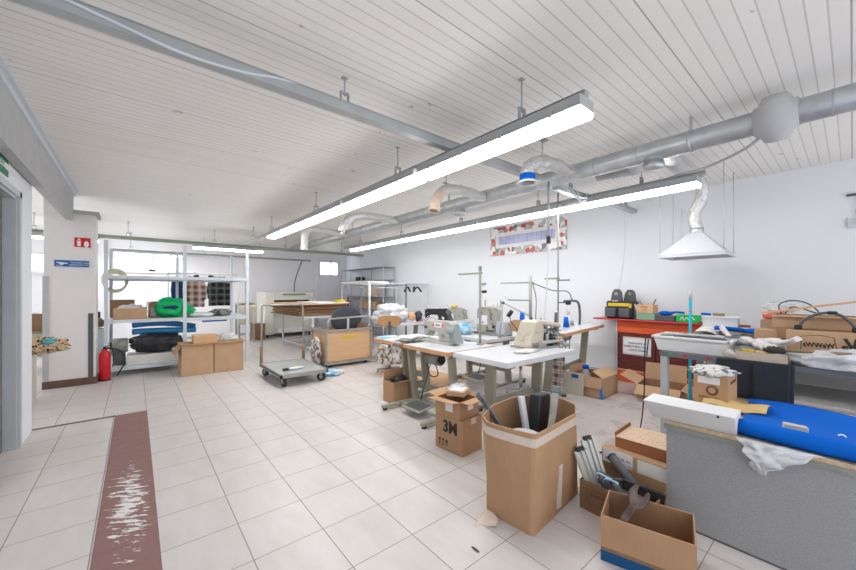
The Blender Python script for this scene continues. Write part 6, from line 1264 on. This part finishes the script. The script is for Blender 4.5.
def rod(lab, a, c, w, m, name='metal_bar', cat='metal bar'):
    t = thing(name, lab, cat, a, 0, 'parts in the tall carton'); d = Vector(c)-Vector(a); L = d.length
    b = MB(); b.box((0, 0, L/2), (w, 0.03, L), bev=0.006); q = d.to_track_quat('Z', 'Y').to_matrix().to_4x4(); b.xf(q); part('bar', b, m, t)
    e = MB(); e.box((0, 0, L-0.03), (w+0.015, 0.045, 0.05), bev=0.008); e.xf(q)
    if m != 'palesteel': part('end_cap', e, 'darksteel', t)
    else: e.bm.free()
rod('dark steel bar sticking out at the left of the tall carton', (2.12, 1.50, 0.30), (1.98, 1.80, 0.74), 0.032, 'darkgrey')
rod('pale grey flat bar standing in the back of the tall carton', (2.25, 1.50, 0.15), (2.27, 1.62, 0.70), 0.05, 'palesteel')
rod('grey rail with a clamp end at the right of the tall carton', (2.22, 1.37, 0.30), (2.50, 1.46, 0.77), 0.05, 'trolleysteel')
t = thing('black_casing', 'black plastic casing standing in the tall carton', 'casing', (2.43, 1.57, 0.3), 0.2)
part('casing', MB().box((0, 0, 0.19), (0.22, 0.09, 0.42), ry=0.15, bev=0.015), 'black', t)
t = thing('round_bin', 'grey round-topped piece inside the tall carton at its front', 'part', (2.03, 1.43, 0.395), 0)
part('disc', MB().lathe([(0, 0.145), (0.10, 0.14), (0.135, 0.12), (0.14, 0.0), (0, 0.0)], seg=28), 'conc', t)
solo('metal_scrap', MB().blob((2.2, 1.48, 0.36), (0.26, 0.16, 0.10), 0.4, 4, 7), 'motor', 'heap of metal scrap down inside the tall carton', 'scrap')
# small things on the floor
b = MB(); b.tube(bez([(3.05, 1.52, 0.012), (3.18, 1.56, 0.012), (3.34, 1.47, 0.012), (3.36, 1.34, 0.012), (3.22, 1.27, 0.012), (3.08, 1.34, 0.012), (3.0, 1.5, 0.014)], 40), 0.009); solo('floor_cable', b, 'black', 'black cable loop on the dusty floor behind the grey metal profiles', 'cable')
solo('floor_scrap', MB().blob((3.55, 1.98, 0.01), (0.12, 0.05, 0.012), 0.5, 3, 4, sub=2), 'darkgrey', 'dark scrap on the dusty floor right of the tall carton', 'scrap')
solo('floor_scrap', MB().blob((1.52, 1.40, 0.004), (0.008, 0.03, 0.005), 0.4, 3, 6, sub=2), 'darkgrey', 'tiny dark scrap on the tiles left of the tall carton', 'scrap')
# ------------------------------------------------------------------ camera, light
cd = bpy.data.cameras.new('camera'); cam = bpy.data.objects.new('camera', cd); COL.objects.link(cam)
cam.location = (0, 0, 1.5); cam.rotation_euler = (PI/2, 0, -R(39.69))
cd.sensor_fit = 'HORIZONTAL'; cd.sensor_width = 36; cd.lens = 352.4/856*36; cd.shift_y = 6.7/856; cd.clip_start = 0.05
SC.camera = cam
wd = bpy.data.worlds.new('daylight'); SC.world = wd; wd.use_nodes = True
bg = wd.node_tree.nodes['Background']; bg.inputs[0].default_value = (0.93, 0.96, 1.0, 1); bg.inputs[1].default_value = 1.5
vs = SC.view_settings; SC.display_settings.display_device = 'sRGB'
vs.view_transform = 'Standard'; vs.look = 'None'; vs.gamma = 1.0; vs.use_curve_mapping = False; vs.exposure = 0.5
SC.cycles.max_bounces = 8; SC.cycles.diffuse_bounces = 5; SC.cycles.transparent_max_bounces = 12
SC.cycles.sample_clamp_indirect = 6.0
